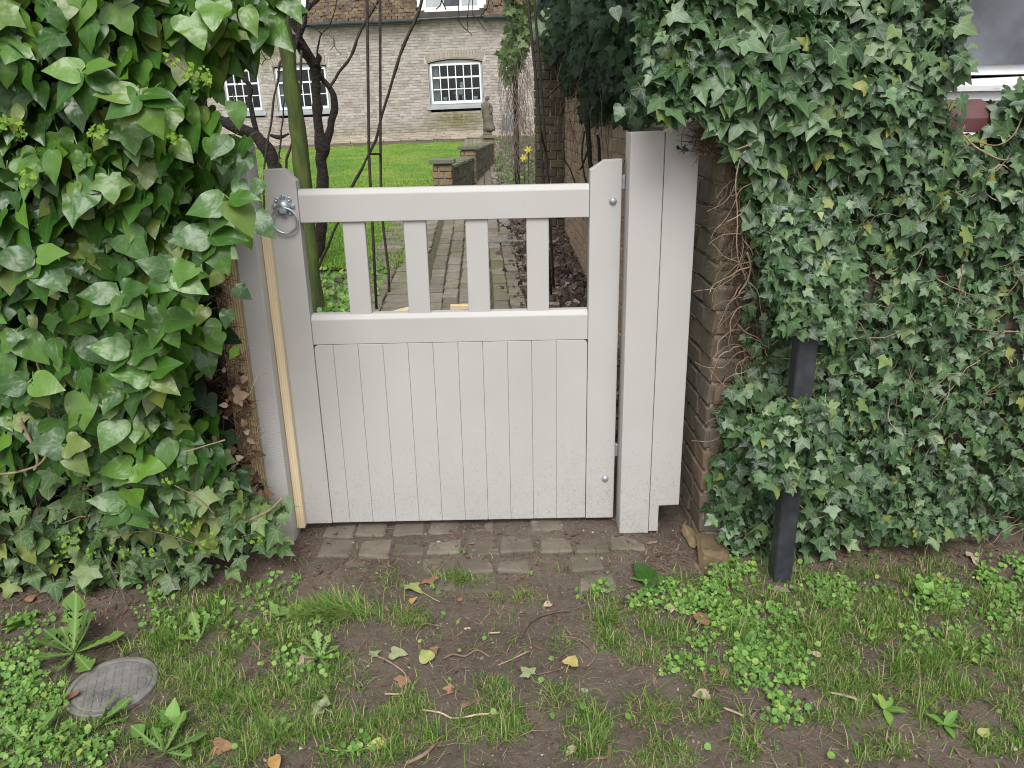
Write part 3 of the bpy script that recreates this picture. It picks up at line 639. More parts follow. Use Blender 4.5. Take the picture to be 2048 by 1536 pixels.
# wall core with real openings: columns between windows
def arch_h(x, a, b, rise=.09): t = (x-(a+b)/2)/((b-a)/2); return rise*(1-t*t)
wc = MB(); cuts = sorted([(a, b, z0-.20, z1+.03) for a, b, z0, z1, *_ in WINS]); x = X0
for a, b, z0, z1 in cuts:
    wc.box(x, a-.03, .012, .30, ZB, ZE); wc.box(a-.03, b+.03, .012, .30, ZB, z0)
    n = 8; top = [(a-.03+(b-a+.06)*k/n, z1+arch_h(a-.03+(b-a+.06)*k/n, a-.03, b+.03)) for k in range(n+1)]
    wc.prism(top+[(b+.03, ZE), (a-.03, ZE)], .012, .30); x = b+.03
wc.box(x, X1, .012, .30, ZB, ZE); hobj(wc, 'wall', HMORTAR)
MB_ = MB().box(X0, X1, .35, 7, ZB, ZE); hobj(MB_, 'room_block', ROOMDARK)
holes = []
for a, b, z0, z1, *_ in WINS: holes.append((a-X0-.04, b-X0+.04, z0-.2, z1+.16)); holes.append((a-X0-.12, b-X0+.12, z1+.0, z1+.28))
hb = []; BLh, BHh, J = .215, .065, .010; locs = []; kinds = []; ls = []
for c in range(int((ZE-ZB)/.075)):
    z = ZB+.075*c+.0325; x = X0-(.1125*(c % 2)); k = c
    while x < X1-.1:
        hd = k % 2 == 0; l = .1025 if hd else BLh; cx = x+l/2; x += l+J; k += 1
        if cx < X0+.05: continue
        a_, b_ = cx-l/2, cx+l/2
        for h in holes:
            if h[2] < z < h[3]:
                if a_ >= h[0]+X0 and b_ <= h[1]+X0: a_ = b_; break
                if a_ < h[0]+X0 < b_: b_ = h[0]+X0
                elif a_ < h[1]+X0 < b_: a_ = h[1]+X0
        if b_-a_ < .025: continue
        locs.append(((a_+b_)/2, random.uniform(-.003, .003)+.018, z)); kinds.append(hd); ls.append((b_-a_)/l)
locs = np.array(locs); kinds = np.array(kinds); tms = [brick_tmpl(BLh, .04, BHh, .004, .003, s) for s in range(3)]+[brick_tmpl(.1025, .04, BHh, .004, .003, s+5) for s in range(3)]
which = np.where(kinds, 3, 0)+rng.integers(0, 3, len(locs)); wl = locs@HMn.T + np.array([0, 24, 0]); mats = np.repeat(HMn[None], len(locs), 0).copy(); mats[:, :, 0] *= np.array(ls)[:, None]
px, py = projn(wl); pref = np.where((px > 665) & (px < 1000) & (py > 60) & (py < 262), 0, 5)+np.abs(px-800)/1000; order = np.argsort(pref)
place_parts('brick', [tmesh('brick', t_, HOUSEBRICK) for t_ in tms], which[order[:240]], mats[order[:240]], wl[order[:240]], HS)
scatter('brickwork', tms, which[order[240:]], mats[order[240:]], wl[order[240:]], HOUSEBRICK, HS, False)
for wi, (a, b, z0, z1, nc, nr) in enumerate(WINS):
    # header arch
    n = int((b-a+.16)/.078)
    for k in range(n):
        x = a-.08+(b-a+.16)*(k+.5)/n; tq = (x-(a+b)/2)/((b-a)/2+.08); zz = z1+.05+arch_h(x, a-.03, b+.03)+.11
        o = MB().box(-.033, .033, -.012, .045, -.105, .105, .004).obj('arch_brick', ARCHBRICK, HS); o.matrix_basis = HM @ Matrix.Translation((x, 0, zz)) @ Matrix.Rotation(tq*.22, 4, 'Y')
    W = hobj(MB().box(a-.02, b+.02, .09, .16, z0-.04, z0+.02).box(a-.02, a+.03, .09, .16, z0+.02, z1).box(b-.03, b+.02, .09, .16, z0+.02, z1).prism(
        [(a-.02, z1)]+[(a-.02+(b-a+.04)*k/8, z1+.001+arch_h(a-.02+(b-a+.04)*k/8, a-.03, b+.03)) for k in range(9)]+[(b+.02, z1)], .085, .16), 'window', SILLGREY if wi != 9 else WHITE)
    W['label'] = ['three by six pane white window right of the tree', 'white window half hidden by the green post', 'narrow white window at left behind ivy', 'white window far left'][wi]
    pi = W.matrix_basis.copy()
    def wobj(b_, name, mat):
        o = put(name, b_.mesh(name, mat)); o.parent = W; o.matrix_parent_inverse = Matrix.Identity(4); return o
    fr = MB().box(a+.03, b-.03, .075, .13, z0+.02, z0+.10).box(a+.03, b-.03, .075, .13, z1-.055, z1-.001).box(a+.03, a+.075, .075, .13, z0+.10, z1-.055).box(b-.075, b-.03, .075, .13, z0+.10, z1-.055)
    ga, gb, g0, g1 = a+.075, b-.075, z0+.10, z1-.055
    wobj(fr, 'sash', WHITE); bars = MB()
    for i in range(1, nc): xx = ga+(gb-ga)*i/nc; bars.box(xx-.013, xx+.013, .08, .12, g0, g1)
    for j in range(1, nr):
        zz = g0+(g1-g0)*j/nr; hh = .024 if j == nr-1 else .013
        for i in range(nc): bars.box(ga+(gb-ga)*i/nc+.013, ga+(gb-ga)*(i+1)/nc-.013, .08, .12, zz-hh, zz+hh)
    wobj(bars, 'glazing_bars', WHITE)
    for i in range(nc):
        for j in range(nr):
            xx = ga+(gb-ga)*i/nc; zz = g0+(g1-g0)*j/nr; wobj(MB().box(xx, xx+(gb-ga)/nc, .099, .102, zz, zz+(g1-g0)/nr), 'pane', GLASS)
    wobj(MB().box(a-.12, b+.10, -.06, .09, z0-.13, z0-.04, .004), 'sill', SILLGREY)
    if wi in (0, 1): wobj(MB().box(a+.07, a+.26, .17, .20, z0+.05, z1).box(a+.19, a+.22, .165, .17, z0+.05, z1), 'curtain', CURTAIN)
def hloc(x, y, z): return tuple(HM @ Vector((x, y, z)))
ORN = simple('white_glazed_china', (.5, .5, .5), (.75, .75, .75), 3, .3, 0)
# ornaments behind the window, resting on the inner sill
o = empty('ornament', hloc(-1.3, .2, 1.93), 'white china animal ornament standing behind the middle panes of the window', 'ornament')
tb = MB(); tb.tube([hloc(-1.46, .22, 2.10), hloc(-1.38, .22, 2.16), hloc(-1.25, .22, 2.15), hloc(-1.18, .22, 2.13)], [.05, .08, .085, .06], 10); tb.tube([hloc(-1.22, .22, 2.2), hloc(-1.25, .22, 2.30), hloc(-1.27, .22, 2.36)], [.05, .055, .05], 8)
for q in (-1.43, -1.36, -1.23, -1.18): tb.tube([hloc(q, .22, 2.08), hloc(q, .22, 1.93)], [.025, .018], 6)
tb.obj('body', ORN, o, True); t2 = MB(); t2.tube([hloc(-1.29, .2, 2.37), hloc(-1.22, .2, 2.40), hloc(-1.17, .2, 2.36)], [.045, .045, .025], 8); t2.obj('muzzle', ORN, o, True)
for q, lb in ((-1.75, 'small white pot at the left end of the window sill'), (-.86, 'small white pot at the right end of the window sill')):
    p = MB().lathe([(.05, 0), (.065, .03), (.07, .09), (.055, .10), (.04, .095)], hloc(q, .22, 1.93), 14).obj('pot', ORN, None, True); tag(p, lb, 'pot')
# roof, tile by tile
RP = R_(50); rd = np.array([0, math.cos(RP), math.sin(RP)]); rn = np.array([0, -math.sin(RP), math.cos(RP)])
DORM = [(-2.36, -.42), (-7.05, -5.45)]
rf = MB(); rf.add([hl for hl in [(X0, -.22, ZE-.02), (X1, -.22, ZE-.02), (X1, 3.6, ZE-.02+3.82*math.tan(RP)), (X0, 3.6, ZE-.02+3.82*math.tan(RP)), (X1, 7.4, ZE-.02), (X0, 7.4, ZE-.02)]], [(0, 1, 2, 3), (3, 2, 4, 5), (0, 3, 5), (1, 4, 2), (0, 5, 4, 1)])
roof = hobj(rf, 'roof', simple('roof_felt', (.03, .025, .02), (.06, .05, .04), 4, .95, 0))
locs = []
for r_i in range(26):
    s_ = .03+.125*r_i; x = X0+.085*(r_i % 2)
    while x < X1:
        zt = ZE+s_*rd[2]
        if not any(a < x < b and zt > ZE+.02 and zt < 5.9 for a, b in DORM): locs.append((x, -.24+s_*rd[1], ZE+.02+s_*rd[2]+random.gauss(0, .006)))
        x += .172
locs = np.array(locs); ca = .10; td = np.array([0, math.cos(RP-ca), math.sin(RP-ca)]); tn = np.array([0, -math.sin(RP-ca), math.cos(RP-ca)])
A = HMn@np.stack([[1, 0, 0], td, tn], -1); mats = np.repeat(A[None], len(locs), 0).copy(); mats += rng.normal(0, .03, mats.shape)
wl = locs@HMn.T+np.array([0, 24, 0]); px, py = projn(wl); order = np.argsort(np.where((px > 600) & (px < 1040) & (py > -5), 0, 3)+np.abs(py-20)/500)
tms = [brick_tmpl(.155, .19, .030, .004, .007, s) for s in range(6)]; which = rng.integers(0, 6, len(locs))
place_parts('tile', [tmesh('tile', t_, TILE) for t_ in tms], which[order[:230]], mats[order[:230]], wl[order[:230]], HS)
scatter('roof_tiles', tms, which[order[230:]], mats[order[230:]], wl[order[230:]], TILE, HS, False)
for a, b in ((X0, -7.2), (-5.5, -2.3), (-.5, X1)):    # gutter runs on both sides of the dormers
    g = MB(); pr = [(-.34, .0), (-.335, -.05), (-.30, -.075), (-.25, -.075), (-.225, -.04), (-.225, .0)]; n = len(pr)
    vs = [(a, y, ZE-.01+z) for y, z in pr]+[(b, y, ZE-.01+z) for y, z in pr]; g.add(vs, [(i, i+1, i+1+n, i+n) for i in range(n-1)]+[tuple(range(n)), tuple(range(2*n-1, n-1, -1))]); g.box(a, b, -.222, -.0, ZE-.12, ZE-.03)
    hobj(g, 'gutter', GUTTER)
hobj(MB().tube([(-2.4, -.27, ZE-.03), (-.4, -.27, ZE-.02)], .022, 8), 'gutter_pipe', GUTTER)
for a, b in DORM:
    D = hobj(MB().box(a, b, -.02, 2.6, ZE+.0, 5.75), 'dormer', WHITE)
    def dobj(b_, name, mat): o = put(name, b_.mesh(name, mat)); o.parent = D; return o
    dobj(MB().box(a+.1, b-.1, -.09, -.021, ZE+.02, ZE+.11).box(a, b, -.05, -.021, ZE+.11, ZE+.16), 'dormer_apron', simple('weathered_lead', (.22, .23, .22), (.34, .35, .33), 8, .7, 0))
    n = 3; wd = (b-a-.44)/n
    dobj(MB().box(a+.2, b-.2, -.07, -.021, ZE+.165, ZE+.26), 'dormer_sill', WHITE)
    for i in range(n):
        x = a+.22+wd*i; dobj(MB().box(x+.04, x+wd-.04, -.03, -.022, ZE+.30, 5.4), 'pane', simple('dormer_glass', (.03, .035, .05), (.07, .08, .10), 3, .08, 0) if i == 1 else simple('curtained_glass', (.32, .35, .36), (.5, .53, .54), 14, .2, 0))
        dobj(MB().box(x, x+.035, -.06, -.021, ZE+.26, 5.45).box(x+wd-.035, x+wd, -.06, -.021, ZE+.26, 5.45), 'dormer_frame', WHITE)
    dobj(MB().box(a-.12, b+.12, -.2, 2.6, 5.75, 5.85), 'dormer_roof', GUTTER)
hobj(MB().tube([(.30, -.06, 1.1), (.30, -.06, 3.9)], .045, 10), 'drainpipe', simple('pale_blue_pipe', (.38, .44, .46), (.48, .54, .56), 5, .5, 0))
wb = MB().lathe([(.20, 0), (.23, .1), (.24, .35), (.21, .5), (.12, .53)], (.12, 23.55, float(gz(.1, 23.5))), 18).obj('water_butt', simple('blue_grey_plastic', (.16, .21, .25), (.22, .27, .31), 5, .5, 0), None, True); tag(wb, 'small blue-grey water butt standing at the foot of the drainpipe', 'water butt')
# ------------------------------------------------------------------ statue on the far pillar
st = empty('statue', (*P3, 1.10), 'weathered stone statue of a draped figure on the farthest wall pillar', 'statue')
MB().lathe([(.085, 0), (.085, .025), (.07, .035), (.078, .05), (.06, .07)], (P3[0]-.02, P3[1], 1.10), 18).obj('plinth', STONE, st, True)
prof = [(.05, .07, .06, 0), (.10, .075, .065, 0), (.16, .062, .058, -.005), (.24, .06, .055, -.01), (.31, .066, .058, -.014), (.37, .062, .056, -.02), (.42, .05, .046, -.028), (.47, .058, .048, -.034), (.51, .062, .045, -.034), (.535, .045, .035, -.03), (.548, .02, .02, -.024), (.565, .022, .022, -.02), (.585, .032, .034, -.014), (.61, .034, .037, -.01), (.632, .026, .03, -.008), (.645, .008, .01, -.008)]
vs = []; n = 20
for h, rx, ry, ox in prof:
    for k in range(n):
        q = 2*math.pi*k/n; fold = 1+(.10*math.sin(7*q+h*14) if h < .42 else .03*math.sin(5*q+h*30) if h < .54 else 0)
        gk = 1.42 if h < .53 else 1.2; vs.append((P3[0]+.01+ox*1.3+rx*gk*fold*math.cos(q), P3[1]+ry*gk*fold*math.sin(q), 1.12+h))
f = [(i*n+k, i*n+(k+1) % n, (i+1)*n+(k+1) % n, (i+1)*n+k) for i in range(len(prof)-1) for k in range(n)]+[tuple((len(prof)-1)*n+k for k in range(n)), tuple(range(n-1, -1, -1))]
b = MB().add(vs, f); X, Y, Zs = P3[0], P3[1], 1.12
b.tube([(X+.04, Y-.03, Zs+.51), (X+.07, Y-.06, Zs+.45), (X+.075, Y-.075, Zs+.38), (X+.02, Y-.09, Zs+.36)], [.02, .021, .018, .012], 8)
b.tube([(X-.085, Y, Zs+.51), (X-.105, Y-.02, Zs+.43), (X-.09, Y-.05, Zs+.36)], [.02, .02, .014], 8)
b.tube([(X+.05, Y-.03, Zs+.36), (X+.075, Y-.02, Zs+.26), (X+.07, Y, Zs+.12), (X+.06, Y, Zs+.03)], [.018, .02, .016, .012], 8); b.obj('figure', STONE, st, True)
# ------------------------------------------------------------------ gate
gt = empty('garden_gate', (-.2, 2.42, .03), 'warm white boarded timber garden gate with four open slats and ring handle', 'gate')
Y0, Y1 = 2.40, 2.445
def bevprism(pts, y0, y1, name, mat, parent, c=.002):
    b = MB().prism(pts, y0, y1); o = b.obj(name, mat, parent); m = o.modifiers.new('b', 'BEVEL'); m.width = c; m.segments = 2; m.limit_method = 'ANGLE'; return o
bevprism([(-.734, .058), (-.639, .058), (-.639, 1.219), (-.674, 1.255), (-.734, 1.254)], Y0, Y1, 'stile', PAINT, gt)
bevprism([(.248, .058), (.344, .058), (.344, 1.264), (.292, 1.262), (.248, 1.234)], Y0, Y1, 'stile', PAINT, gt)
def rail(z0, z1, name):   # bevelled top edge like the photograph's pale strip
    b = MB(); pr = [(Y0+.003, z0), (Y0+.003, z1-.016), (Y0+.013, z1), (Y1-.002, z1), (Y1-.002, z0)]; n = 5; vs = [(-.638, y, z) for y, z in pr]+[(.247, y, z) for y, z in pr]
    b.add(vs, [tuple(range(n)), tuple(range(2*n-1, n-1, -1))]+[(i, i+n, (i+1) % n+n, (i+1) % n) for i in range(n)]); o = b.obj(name, PAINT, gt); m = o.modifiers.new('b', 'BEVEL'); m.width = .0015; m.segments = 1
rail(1.094, 1.193, 'top_rail'); rail(.7055, .803, 'middle_rail')
MB().box(-.638, .247, Y0+.02, Y1, .06, .16, .002).obj('bottom_rail', PAINT, gt)
for x in (-.513, -.325, -.134, .054):
    o = MB().box(x, x+.0695, Y0+.012, Y0+.034, .79, 1.10).obj('slat', PAINT, gt); m = o.modifiers.new('b', 'BEVEL'); m.width = .002; m.segments = 1
gx = [-.6375, -.576, -.4955, -.415, -.334, -.2535, -.1725, -.0925, -.0125, .066, .1455, .2465]
for i in range(11):
    a, b_ = gx[i], gx[i+1]; n = 1
    pts_ = [(a+.0003, .0585), (b_-.0003, .0585), (b_-.0003, .7045), (a+.0003, .7045)]
    if i == 10: pts_ = [(a+.0003, .0585), (b_-.0003, .0585), (b_-.0003, .690), (b_-.004, .700), (b_-.014, .7045), (a+.0003, .7045)]
    if i == 0: pts_ = [(a+.0003, .0585), (b_-.0003, .0585), (b_-.0003, .7045), (a+.014, .7045), (a+.004, .700), (a+.0003, .690)]
    bevprism(pts_, Y0+.0035, Y0+.0198, 'board', PAINT, gt, .0013)
# coach bolts, hinges, ring latch
for x, z in ((.318, 1.141), (.313, .210)):
    MB().lathe([(.0115, 0), (.0115, -.002), (.0095, -.006), (.005, -.0085), (.001, -.009)], (x, Y0, z), 20, 'y').obj('bolt', BOLTM, gt, True)
def torus(b, c, R, r, ax, n=40, m=10):
    """ring lying in the plane of the two unit axes ax"""
    c = np.array(c); u, v = [np.array(q, float) for q in ax]; w_ = np.cross(u, v); vs = []
    for i in range(n):
        a = 2*math.pi*i/n; d = u*math.cos(a)+v*math.sin(a)
        for k in range(m): q = 2*math.pi*k/m; vs.append(c+d*(R+r*math.cos(q))+w_*r*math.sin(q))
    b.add(vs, [(i*m+k, ((i+1) % n)*m+k, ((i+1) % n)*m+(k+1) % m, i*m+(k+1) % m) for i in range(n) for k in range(m)])
RCX, RCZ = -.682, 1.146
rose = MB(); N = 64; rim = [(.0275+.0060*abs(math.cos(4*(2*math.pi*k/N)))**.8) for k in range(N)]
vs = [(RCX, Y0-.004, RCZ)]+[(RCX+rim[k]*.97*math.cos(2*math.pi*k/N), Y0-.0035, RCZ+rim[k]*.97*math.sin(2*math.pi*k/N)) for k in range(N)]+[(RCX+rim[k]*math.cos(2*math.pi*k/N), Y0, RCZ+rim[k]*math.sin(2*math.pi*k/N)) for k in range(N)]
rose.add(vs, [(0, 1+k, 1+(k+1) % N) for k in range(N)]+[(1+k, 1+N+k, 1+N+(k+1) % N, 1+(k+1) % N) for k in range(N)]); ro = rose.obj('latch_rose', ZINC, gt)
for k in range(8):
    a = math.pi/4*k; MB().lathe([(.0078, 0), (.0074, -.0025), (.004, -.0035), (.0035, -.0015), (.001, -.001)], (RCX+.0275*math.cos(a), Y0-.003, RCZ+.0275*math.sin(a)), 14, 'y').obj('petal', ZINC, ro, True)
    if k % 2 == 0: MB().lathe([(.0036, 0), (.0034, -.0015), (.001, -.0022)], (RCX+.0275*math.cos(a), Y0-.006, RCZ+.0275*math.sin(a)), 10, 'y').obj('screw', BOLTM, ro, True)
MB().lathe([(.021, 0), (.0205, -.007), (.017, -.014), (.010, -.019), (.002, -.0205)], (RCX, Y0-.003, RCZ), 24, 'y').obj('boss', ZINC, ro, True)
MB().box(RCX-.011, RCX+.011, Y0-.024, Y0-.004, RCZ-.020, RCZ-.004, .003).obj('lug', ZINC, ro)
b = MB(); torus(b, (RCX+.002, Y0-.016, 1.104), .0385, .0037, ((1, 0, 0), (0, -.1, 1))); b.obj('ring', ZINC, gt, True)
for z in (1.195, .31):
    MB().box(.3445, .3555, Y0+.008, Y0+.03, z-.022, z+.022, .002).obj('hinge', BOLTM, gt)
# posts
gp = empty('gate_post', (.45, 2.38, .03), 'tall warm white right gate post with notched side board against the brick pier', 'gate post')
bevprism([(.3565, .034), (.4555, .034), (.4555, 1.342), (.3565, 1.340)], 2.33, 2.43, 'post', PAINT, gp, .003)
bevprism([(.457, .040), (.488, .040), (.488, .137), (.556, .139), (.556, 1.363), (.532, 1.370), (.457, 1.343)], 2.332, 2.38, 'side_board', PAINT, gp, .002)
lp = empty('gate_post', (-.79, 2.38, .03), 'rough-sawn warm white left gate post half hidden behind the glossy ivy', 'gate post')
bevprism([(-.824, -.02), (-.756, -.02), (-.756, 1.328), (-.824, 1.326)], 2.33, 2.43, 'post', PAINT_SAWN, lp, .003)
o = bevprism([(-.905, -.02), (-.8255, -.02), (-.8255, 1.29), (-.905, 1.29)], 2.337, 2.42, 'backing_timber', RAW, lp, .002); o['label'] = 'bare treated timber behind the painted face'
tag(bevprism([(-.7550, .054), (-.728, .054), (-.7290, 1.072), (-.7550, 1.074)], 2.376, 2.3975, 'stop_batten', PINE, None, .0015), 'thin bare pine batten fixed upright beside the left gate post', 'batten')
# black steel post in the ivy
bp = empty('metal_post', (.86, 2.1, 0), 'black square steel post standing in front of the ivy covered wall', 'post')
MB().box(.803, .858, 2.07, 2.125, -.05, 1.06, .004).obj('shaft', BLACKP, bp); MB().box(.799, .862, 2.066, 2.129, 1.06, 1.072, .003).obj('cap', BLACKP, bp)
# ------------------------------------------------------------------ round cover in the grass
mx, my = -1.058, 1.655; mz = max(gtop(mx+.1*math.cos(q)*k, my+.1*math.sin(q)*k) for q in np.linspace(0, 6.28, 24) for k in (0, .4, .7, 1.))-.004
mc = empty('inspection_cover', (mx, my, mz), 'round grey inspection cover set in the soil at the bottom left', 'drain cover')
MB().lathe([(.112, -.02), (.112, .008), (.109, .011), (.099, .011), (.097, .006)], (mx, my, mz), 48).obj('rim', IRON, mc); MB().lathe([(.0955, -.01), (.0955, .008), (.090, .0095)], (mx, my, mz), 48).obj('lid', IRON, mc)
b = MB(); ca, sa = math.cos(.35), math.sin(.35)
for k in range(-4, 5):
    o_ = k*.0205; L = math.sqrt(max(.088**2-o_**2, 0))
    for ax in (0, 1):
        q = [(o_-.0012, -L), (o_+.0012, -L), (o_+.0012, L), (o_-.0012, L)] if ax == 0 else [(-L, o_-.0012), (L, o_-.0012), (L, o_+.0012), (-L, o_+.0012)]
        p = [(mx+a*ca-c*sa, my+a*sa+c*ca) for a, c in q]; zz = .0112 if ax == 0 else .0118
        b.add([(*a, mz+.0085) for a in p]+[(*a, mz+zz) for a in p], [(4, 5, 6, 7), (0, 1, 5, 4), (1, 2, 6, 5), (2, 3, 7, 6), (3, 0, 4, 7)])
b.obj('raised_grid', IRON, mc)
# chequer cover in the path
p = gr(1012, 478); cc = empty('chequer_cover', p, 'grey chequered metal cover lying across the path among dead leaves', 'drain cover')
cz = float(gz(p[0], p[1]))+.028; MB().box(p[0]-.24, p[0]+.24, p[1]-.3, p[1]+.3, cz-.02, cz, .004).obj('plate', IRON, cc)
b = MB()
for i in range(14):
    for j in range(16): x = p[0]-.22+.034*i; y = p[1]-.28+.037*j; b.add([(x-.012, y-.004, cz), (x+.012, y-.004, cz), (x+.012, y+.004, cz), (x-.012, y+.004, cz), (x, y, cz+.004)], [(0, 1, 4), (1, 2, 4), (2, 3, 4), (3, 0, 4)])
b.obj('studs', IRON, cc)['kind'] = 'stuff'
# timber offcuts behind the gate
for (px_, py_), s, a, lb in (((806, 640), (.16, .07, .045), .9, 'pale timber offcut lying behind the second slat of the gate'), ((920, 628), (.12, .05, .04), .05, 'short pale timber block on the path behind the third slat of the gate')):
    p = gr(px_, py_); o = MB().box(-s[0]/2, s[0]/2, -s[1]/2, s[1]/2, 0, s[2], .002).obj('timber_offcut', PINE); o.location = (p[0], p[1], float(gz(p[0], p[1]))+.022); o.rotation_euler = (0, 0, a); tag(o, lb, 'timber')
# ------------------------------------------------------------------ van behind the wall
vn = empty('parked_van', (3.4, 4.1, 0), 'white parked vehicle with dark side windows behind the wall at top right', 'van')
vp = [(1.55, .38), (1.52, .9), (1.60, 1.38), (1.8, 1.50), (2.55, 1.52), (6.1, 1.52), (6.15, .40)]
MB().prism(vp, 3.45, 5.2).obj('body', WHITE, vn)
MB().prism([(1.75, 1.521), (1.72, 1.60), (1.74, 2.18), (2.0, 2.25), (6.0, 2.25), (6.1, 1.521)], 3.52, 5.1).obj('cabin', WHITE, vn)
VG = simple('dark_vehicle_glass', (.08, .085, .10), (.24, .26, .30), 2.5, .12, .2, .004, 30)  # sky reflection painted in as pale mottling of the glass
MB().prism([(1.80, 1.56), (1.80, 2.12), (3.0, 2.14), (3.0, 1.56)], 3.50, 3.519).obj('side_window', VG, vn); MB().prism([(3.12, 1.56), (3.12, 2.14), (4.9, 2.14), (4.9, 1.56)], 3.50, 3.519).obj('side_window', VG, vn)
MB().box(1.6, 6.0, 3.42, 3.449, 1.455, 1.475).obj('waist_trim', simple('white_trim', (.6, .61, .62), (.72, .73, .74), 20, .5, .3), vn)
for x in (2.3, 5.2):
    t_ = MB(); t_.lathe([(.33, 0), (.34, -.03), (.34, -.17), (.33, -.2)], (x, 3.60, .36), 28, 'y'); wq = t_.obj('wheel', simple('tyre_rubber', (.015, .015, .015), (.03, .03, .03), 20, .9, .2), vn); MB().lathe([(.2, 0), (.2, -.02), (.05, -.03)], (x, 3.401, .36), 20, 'y').obj('rim', ZINC, wq)
# ------------------------------------------------------------------ things in the garden
def curve_px(pl, Y, r, dY=0.):
    return [at(p[0], p[1], Y+dY*i/max(len(pl)-1, 1)) for i, p in enumerate(pl)], r
def subdiv(P, R, n=4, wob=0., seed=0):
    P = [np.array(p) for p in P]; Q = [P[0]]+P+[P[-1]]; RR = [R[0]]+list(R)+[R[-1]]; o = []; rr = []
    for i in range(1, len(Q)-2):
        for k in range(n):
            t = k/n; a, b, c, d = Q[i-1:i+3]; p = .5*((2*b)+(-a+c)*t+(2*a-5*b+4*c-d)*t*t+(-a+3*b-3*c+d)*t**3); w_ = wob*np.array([mn.noise(Vector(tuple(p*9))+Vector((seed, 0, 0))), mn.noise(Vector(tuple(p*9))+Vector((0, seed, 0))), 0])
            o.append(p+w_); rr.append((RR[i]*(1-t)+RR[i+1]*t)*(1+.30*mn.noise(Vector(tuple(p*14)))))
    o.append(P[-1]); rr.append(R[-1]); return o, rr
PXM = lambda Y: Y*1.0/F   # metres per photo pixel at about this depth
# mossy post
gp0 = gr(636, 640); gp_ = empty('mossy_post', gp0, 'thick green algae-covered garden post behind the left slats of the gate', 'post')
top = at(556, -60, 4.9); bot = np.array([gp0[0]-.005, 4.9, gp0[2]-.1]); Pq, Rq = subdiv([bot, bot*.6+top*.4, bot*.3+top*.7, top], [.046, .046, .044, .042], 6, .012); MB().tube(Pq, Rq, 14).obj('shaft', MOSSPOST, gp_, True)
top2 = top+(top-bot)*.35; MB().tube([top, top2], [.042, .04], 14).obj('shaft_top', MOSSPOST, gp_, True)
# rose arch
ar = empty('rose_arch', (-.3, 5.2, .2), 'tall rusty iron rod arch straddling the brick path', 'arch')
def rod(pl, Y, base=None):
    P = [at(a, b, Y) for a, b in pl];
    if base is not None: P[-1] = np.array([base[0], base[1], base[2]-.05])
    MB().tube(P, .0095, 8).obj('rod', RUST, ar, True); return P
r1 = rod([(731, -120), (734, 0), (738, 310), (741, 378), (745, 450), (753, 627)], 5.0, gr(753, 627)); r2 = rod([(755, -120), (760, 0), (761, 310), (762, 378), (766, 450), (777, 540), (778, 594)], 5.37, gr(778, 594))
r3 = rod([(1042, -120), (1060, 45), (1074, 180), (1087, 366), (1104, 602)], 5.0, gr(1104, 606)); r4 = rod([(1060, -120), (1072, 45), (1083, 180), (1096, 366), (1108, 591)], 5.37, gr(1109, 591))
for z_ in (308,): MB().tube([at(738, 308, 5.0), at(761, 308, 5.37)], .008, 6).obj('crossbar', RUST, ar); MB().tube([at(1080, 255, 5.0), at(1090, 300, 5.37)], .008, 6).obj('crossbar', RUST, ar)
for a, b_ in ((r1[0], r3[0]), (r2[0], r4[0])):
    P = [a+(b_-a)*t+np.array([0, 0, .55*math.sin(math.pi*t)]) for t in np.linspace(0, 1, 13)]; MB().tube(P, .0095, 8).obj('hoop', RUST, ar, True)
# trees
def branch(pl, Y, rpx, wob=.01, seed=0, dY=0., n=8, sub=4):
    P, R = curve_px(pl, Y, [max(q, .8)*Y*.96/F for q in rpx], dY); return subdiv(P, R, sub, wob, seed)
tr = empty('bare_tree', gr(637, 520), 'bare forked dark tree in the middle of the view above the gate top rail', 'tree')
def limb(pl, Y, rpx, parent, name='branch', mat=BARK, seed=0, dY=0., n=8, wob=.012):
    P, R = branch(pl, Y, rpx, wob, seed, dY, n); return MB().tube(P, R, n).obj(name, mat, parent, True)
limb([(636, 530), (643, 450), (645, 370), (642, 320), (644, 298), (638, 262), (633, 200), (630, 160), (632, 130)], 6.4, [11, 10.5, 12, 12, 15, 10, 9, 9, 12], tr, 'trunk', n=12)
limb([(632, 132), (612, 106), (588, 82), (560, 68), (520, 62), (480, 55), (430, 50), (380, 45)], 6.4, [11, 10, 9, 9, 8, 8, 7, 6], tr, n=10, dY=-.5)
limb([(646, 300), (660, 262), (668, 225), (667, 195), (658, 172), (643, 156), (634, 140)], 6.4, [8, 7.5, 7, 6.5, 6, 5.5, 5], tr, n=10, dY=.1)
limb([(634, 130), (638, 118), (640, 112)], 6.35, [6, 6, 5.5], tr, 'cut_stub'); limb([(578, 72), (570, 62), (568, 56)], 6.2, [5, 4.5, 4], tr, 'cut_stub')
